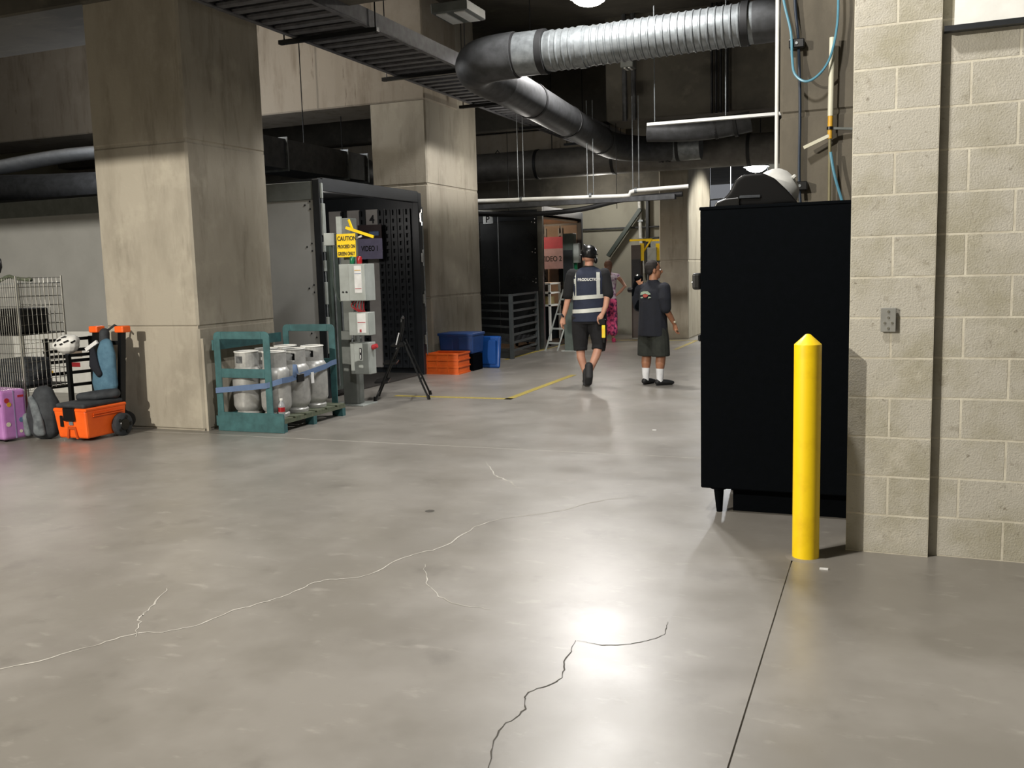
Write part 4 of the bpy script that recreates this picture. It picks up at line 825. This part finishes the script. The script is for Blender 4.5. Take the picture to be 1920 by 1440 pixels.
# --- walking man in vest, seen from behind
m1 = thing('person', 'person walking away in black helmet, navy reflective vest and dark shorts', 'person', (-3.52, 11.5, 0), .297)
balls, f, R = head((.025, .05, 1.635), -.25, M_skin, None)
aL = [(-.19, 0, 1.42, .055), (-.225, .0, 1.28, .05), (-.25, .01, 1.12, .041), (-.285, .02, .99, .036), (-.315, .02, .885, .027)]
aR = [(.21, -.01, 1.42, .055), (.24, -.04, 1.27, .05), (.245, -.09, 1.12, .041), (.225, -.1, 1.02, .036), (.19, -.12, .93, .027)]
legL = [(-.08, .02, .9, .10, .10), (-.10, .06, .68, .078, .08), (-.105, .08, .50, .058, .06), (-.10, .06, .36, .056, .058), (-.055, .03, .20, .042, .043), (-.03, .02, .09, .034, .038)]
legR = [(.10, .0, .9, .10, .10), (.13, .02, .68, .078, .08), (.135, .02, .52, .058, .06), (.095, -.06, .39, .055, .057), (.03, -.15, .25, .042, .043), (-.0, -.2, .17, .034, .036)]
ch = [[(.02, .02, .90, .17, .12), (.02, .01, 1.05, .165, .11), (.02, .01, 1.22, .175, .115), (.02, .01, 1.38, .185, .105), (.02, .02, 1.46, .10, .07)], [(.02, .02, 1.45, .06, .06), (.025, .04, 1.56, .055, .058)],
      [(-.15, 0, 1.43, .06), aL[0]]+aL[1:], [(.17, 0, 1.43, .06), aR[0]]+aR[1:], legL, legR]
ch[2] = [(-.12, 0, 1.42, .06)]+aL; ch[3] = [(.14, 0, 1.42, .06)]+aR
ch += fingers((-.315, .02, .885), (-.18, -.02, -1), (.5, .9, 0), .35)
ch += fingers((.19, -.12, .93), (-.55, -.1, -.75), (-.3, .2, -.9), .7)
blob('body', ch, M_skin, m1, .0075, 3, balls=balls); face_bits(f, R, m1, None)
grow = lambda c, d: [(*p[:3], p[3]+d, (p[4] if len(p) > 4 else p[3])+d) for p in c]
blob('t_shirt', [grow(ch[0][:-1], .028)], M_tee, m1, .010, 3, flat=True)
blob('t_shirt_yoke', [grow(ch[0][3:], .018), [(-.10, 0, 1.42, .075), (-.19, 0, 1.405, .074)], [(.12, 0, 1.42, .075), (.215, -.01, 1.405, .074)], [(-.19, 0, 1.43, .075)]+grow(aL[:2], .027)+[(-.25, .008, 1.17, .07)], [(.215, -.01, 1.43, .075)]+grow(aR[:2], .027)+[(.26, -.07, 1.17, .07)]], M_tee, m1, .010, 3, flat=False)
VT = [(.02, .01, .83, .225, .16), (.02, .01, .95, .215, .155), (.02, .01, 1.1, .206, .15), (.02, .01, 1.25, .215, .155), (.02, .01, 1.38, .228, .155), (.02, .015, 1.45, .19, .138), (.02, .02, 1.505, .11, .105)]
def vrad(z):
    for a, b_ in zip(VT, VT[1:]):
        if a[2] <= z <= b_[2]:
            t = (z-a[2])/(b_[2]-a[2]); return a[3]+t*(b_[3]-a[3]), a[4]+t*(b_[4]-a[4])
    return VT[-1][3:] if z > 1.4 else VT[0][3:]
vest = MB(); vest.tube([v[:3] for v in VT], [v[3] for v in VT], 28, False, [v[4] for v in VT], (1, 0, 0)); vest.build('vest', M_vest, m1)
def vband(z0, z1, a0=0, a1=360, e=.006, tilt=0):
    vs = []; n = 40
    for k in range(n+1):
        a = math.radians(a0+(a1-a0)*k/n)
        for z in (z0, z1):
            rx, ry = vrad(z); vs.append((.02+(rx+e)*math.cos(a), .01-(ry+e)*math.sin(a), z+tilt*math.cos(a)))
    MB().add(vs, [(2*k, 2*k+2, 2*k+3, 2*k+1) for k in range(n)], True).build('reflective_band', M_refl, m1)
vband(1.115, 1.165, tilt=.01); vband(.945, .995, tilt=.012)
for cx in (-.165, .135):
    vs = []
    for k in range(13):
        z = 1.12+k*.0275
        for x in (cx-.022, cx+.022):
            rx, ry = vrad(z); xx = max(-.97, min(.97, (x-.02)/rx)); vs.append((x, .01-(ry+.007)*math.sqrt(1-xx*xx), z))
    MB().add(vs, [(2*k, 2*k+1, 2*k+3, 2*k+2) for k in range(12)], True).build('reflective_band', M_refl, m1)
def wv(p):
    z = 1.345+p.y; rx, ry = vrad(z); x = p.x+.02; xx = (x-.02)/rx; return Vector((x, .01-(ry+.009+p.z)*math.sqrt(max(.05, 1-xx*xx)), z))
text('lettering', 'PRODUCTION', .047, None, M_inkw, m1, .0006, 'CENTER', wv, bold=.0014, sx=.92)
blob('shorts', [[(.02, .01, .97, .18, .135), (.02, .01, .80, .185, .145)], grow(legL[:3], .034)+[(-.103, .075, .445, .09, .09)], grow(legR[:3], .034)+[(.125, -.0, .455, .09, .09)]], M_short, m1, .010, 3, flat=True)
blob('helmet', [], M_blackplastic, m1, .008, 3, balls=[((.025, .04, 1.70), (.105, .125, .10)), ((-.03, .03, 1.77), (.03, .03, .04)), ((.11, .03, 1.60), (.025, .035, .045))])
MB().lathe([(.118, 0), (.12, .008), (.10, .02)], (.025, .045, 1.665), 24).build('helmet_brim', M_blackplastic, m1)
blob('boot', [[(-.03, .02, .19, .053, .056), (-.03, .02, .06, .052, .058), (-.04, .12, .04, .05, .036)]], M_boot, m1, .009, 3, boxes=[(-.08, .01, -.04, .18, 0, .03)])
bt2 = blob('boot', [[(-.0, -.19, .27, .053, .056), (-.0, -.22, .14, .052, .058), (-.01, -.15, .05, .05, .036)]], M_boot, m1, .009, 3)
MB().tube([(-.333, .02, .90), (-.315, .02, .912)], .036, 14).build('wristband', M_navy, m1)
q = MB().box(.17, .215, -.16, -.125, .62, .78).build('radio_light', mat('orange_glow_tape', 'e89a2a', .5, col2='e8e23a', scale=6), m1, .006); MB().box(.175, .21, -.165, -.13, .56, .62).build('radio_light', M_blackplastic, m1, .006)
MB().box(.11, .22, -.15, -.10, .78, .86).build('belt_pouch', M_blackplastic, m1, .01)

# --- standing man in navy shirt, head in profile to the right
m2 = thing('person', 'person standing in navy T-shirt, olive shorts and white socks, head turned right', 'person', (-2.72, 11.68, 0), .22-.62)
balls, f, R = head((.01, .02, 1.455), -.78, M_skin2, None, .97)
AR = [(.19, -.01, 1.22, .055), (.215, -.04, 1.1, .05), (.225, -.03, .97, .042), (.235, .05, .87, .036), (.245, .12, .775, .026)]
AL = [(-.19, 0, 1.22, .055), (-.25, .02, 1.1, .05), (-.25, .06, .99, .042), (-.22, .0, 1.12, .036), (-.19, -.03, 1.24, .027)]
ch = [[(0, 0, .76, .135, .11), (0, .0, .9, .145, .12), (0, 0, 1.06, .16, .12), (0, 0, 1.19, .17, .105), (0, .01, 1.27, .1, .075)], [(0, .01, 1.26, .06, .06), (.005, .02, 1.38, .056, .058)],
      [(.12, 0, 1.22, .06)]+AR, [(-.12, 0, 1.22, .06)]+AL,
      [(-.08, 0, .74, .085, .09), (-.105, .01, .55, .075, .078), (-.11, .02, .40, .062, .064), (-.11, .0, .28, .062, .064), (-.11, -.01, .15, .04, .042), (-.11, -.01, .06, .034, .038)],
      [(.08, 0, .74, .085, .09), (.105, .01, .55, .075, .078), (.11, .02, .40, .062, .064), (.11, .0, .28, .062, .064), (.11, -.01, .15, .04, .042), (.11, -.01, .06, .034, .038)]]
ch += fingers((.245, .12, .775), (.05, .3, -1), (-.3, .9, 0), .5, .95)
ch += fingers((-.19, -.03, 1.24), (.1, -.25, 1), (.9, .1, 0), .7, .95)
blob('body', ch, M_skin2, m2, .0075, 3, balls=balls); face_bits(f, R, m2, None)
blob('hair', [], M_hair, m2, .007, 2, balls=[(f(0, -.028, .042), (.082, .094, .092), R), (f(0, -.055, -.01), (.07, .05, .055), R)])
blob('t_shirt', [[(0, 0, .63, .205, .172), (0, 0, .72, .20, .168), (0, 0, .9, .188, .155), (0, 0, 1.06, .186, .145), (0, 0, 1.19, .192, .128)]], M_navy, m2, .010, 3, flat=True)
blob('t_shirt_yoke', [[(0, 0, 1.08, .185, .143), (0, 0, 1.19, .19, .126), (0, .01, 1.275, .10, .08)], [(.10, 0, 1.225, .08), (.19, -.01, 1.21, .078)], [(-.10, 0, 1.225, .08), (-.19, 0, 1.21, .078)], [(.19, -.01, 1.23, .075), (.215, -.04, 1.1, .078), (.225, -.035, .98, .068)], [(-.19, 0, 1.23, .075), (-.25, .02, 1.1, .078), (-.255, .05, 1.0, .074)]], M_navy, m2, .010, 3)
def sb(p):
    z = 1.15+p.y; x = p.x; return Vector((x, -(.156+p.z)*math.sqrt(max(.1, 1-(x/.2)**2)), z))
b = MB(); 
def patch(pts, mt, n):
    P_ = [sb(Vector((x, y, .002))) for x, y in pts]; MB().add(P_, [tuple(range(len(P_)))]).build(n, mt, m2)
patch([(-.09, .0), (-.07, .035), (-.02, .05), (.04, .045), (.08, .01), (.05, .0), (.0, .02), (-.05, .0)], mat('print_sage', '8c9a88', .8), 'shirt_print')
patch([(-.04, -.01), (-.02, .012), (.02, .014), (.045, -.005), (.02, -.03), (-.02, -.03)], mat('print_red', '9a4238', .8), 'shirt_print')
patch([(-.085, -.03), (-.045, -.02), (-.03, -.035), (-.07, -.042)], MATS['print_sage'], 'shirt_print'); patch([(.085, -.03), (.04, -.045), (.05, -.02)], MATS['print_sage'], 'shirt_print')
blob('shorts', [[(0, 0, .84, .16, .135), (0, 0, .70, .178, .15)], [(-.085, 0, .74, .11, .13), (-.105, .01, .56, .115, .122), (-.112, .01, .37, .115, .122)], [(.085, 0, .74, .11, .13), (.105, .01, .56, .115, .122), (.112, .01, .37, .115, .122)]], M_oliv, m2, .010, 3, flat=True)
for s, rz in ((-1, 0), (1, -.55)):
    MB().tube([(s*.11, -.01, .05), (s*.11, -.01, .13), (s*.11, -.005, .215)], [.04, .046, .053], 16).build('sock', M_sock, m2)
    c_, s_ = math.cos(rz), math.sin(rz); blob('shoe', [[(s*.11+.03*s_, -.01-.03*c_, .045, .04, .04), (s*.11-.1*s_, -.01+.1*c_, .04, .043, .032), (s*.11-.17*s_, -.01+.17*c_, .03, .038, .024)]], M_shoe, m2, .009, 3)
    MB().tube([(s*.11+.05*s_, -.01-.05*c_, .008), (s*.11-.17*s_, -.01+.17*c_, .008)], .045, 12, True, .008, (0, 0, 1)).build('shoe_sole', M_boot, m2)
MB().tube([(.242, .10, .795), (.246, .108, .812)], .034, 14).build('wristband', M_pvc, m2)
kp = thing('shoulder_pack', 'black camera pack held on the standing person\'s left shoulder', 'bag', tuple(m2.location), m2.rotation_euler.z)
blob('pack_body', [[(-.24, .03, 1.0, .07, .06), (-.24, .02, 1.15, .09, .08), (-.22, .0, 1.28, .07, .07)]], M_black, kp, .011, 3, balls=[((-.2, -.02, 1.36), (.06, .06, .045))])
MB().cyl((-.3, .0, 1.2), (-.38, .02, 1.21), .03, .035, n=14).build('lens', M_blackplastic, kp); MB().ball((-.2, -.04, 1.39), (.03, .03, .02), 10).build('metal_knob', M_chrome, kp)

# --- woman in pink patterned trousers, far, elbow out
m3 = thing('person', 'person in pink patterned trousers and hot pink shoes, elbow raised, far behind', 'person', (-5.16, 18.3, 0), .28)
balls, f, R = head((.0, .04, 1.52), .3, M_skin, None, .93)
A3 = [(.16, 0, 1.33, .045), (.25, -.03, 1.24, .04), (.33, -.05, 1.12, .034), (.24, -.04, 1.02, .03), (.14, -.03, .93, .022)]
A4 = [(-.16, 0, 1.33, .045), (-.2, 0, 1.18, .04), (-.22, .03, 1.05, .034), (-.2, .08, .95, .03), (-.17, .12, .86, .022)]
ch = [[(0, 0, .85, .14, .1), (0, 0, 1.0, .12, .09), (0, 0, 1.2, .14, .1), (0, 0, 1.32, .14, .085)], [(0, .01, 1.33, .05, .05), (0, .03, 1.44, .048, .05)], [(.08, 0, 1.32, .05)]+A3, [(-.08, 0, 1.32, .05)]+A4,
      [(-.07, 0, .86, .09, .09), (-.08, .01, .5, .055, .06), (-.08, 0, .3, .05, .05), (-.08, 0, .08, .032, .035)], [(.07, 0, .86, .09, .09), (.08, .01, .5, .055, .06), (.08, 0, .3, .05, .05), (.08, 0, .08, .032, .035)]]
ch += fingers((.14, -.03, .93), (-.8, .1, -.4), (0, .3, .9), .4, .9)+fingers((-.17, .12, .86), (.1, .4, -.8), (.9, .2, 0), .4, .9)
blob('body', ch, M_skin, m3, .009, 3, balls=balls); face_bits(f, R, m3, None)
blob('hair', [[(0, -.02, 1.5, .07, .06), (0, -.05, 1.38, .06, .04), (.02, -.06, 1.26, .05, .03)]], M_hairb, m3, .011, 3, balls=[((0, .01, 1.56), (.085, .1, .09))])
blob('top', [[(0, 0, .90, .16, .125), (0, 0, 1.05, .145, .115), (0, 0, 1.2, .165, .125), (0, 0, 1.31, .165, .11), (0, 0, 1.35, .1, .08)], [(-.08, 0, 1.33, .065), (-.18, 0, 1.32, .06)], [(.08, 0, 1.33, .065), (.18, 0, 1.32, .06)]], mat('white_pattern_top', 'd2c3cc', .8, col2='8e5f86', scale=18, lo=.4, hi=.5), m3, .012, 3)
blob('trousers', [[(0, 0, .93, .15, .115), (0, 0, .82, .155, .125)], [(-.075, 0, .82, .095, .105), (-.085, 0, .5, .088, .09), (-.085, 0, .2, .085, .088)], [(.075, 0, .82, .095, .105), (.085, 0, .5, .088, .09), (.085, 0, .2, .085, .088)]], M_pinkpant, m3, .012, 3)
for s in (-1, 1): blob('shoe', [[(s*.085, -.03, .05, .042, .04), (s*.095, .07, .04, .042, .035), (s*.1, .14, .03, .038, .025)]], M_hot, m3, .01, 3, boxes=[(s*.09-.035, s*.09+.035, -.07, .17, 0, .02)])
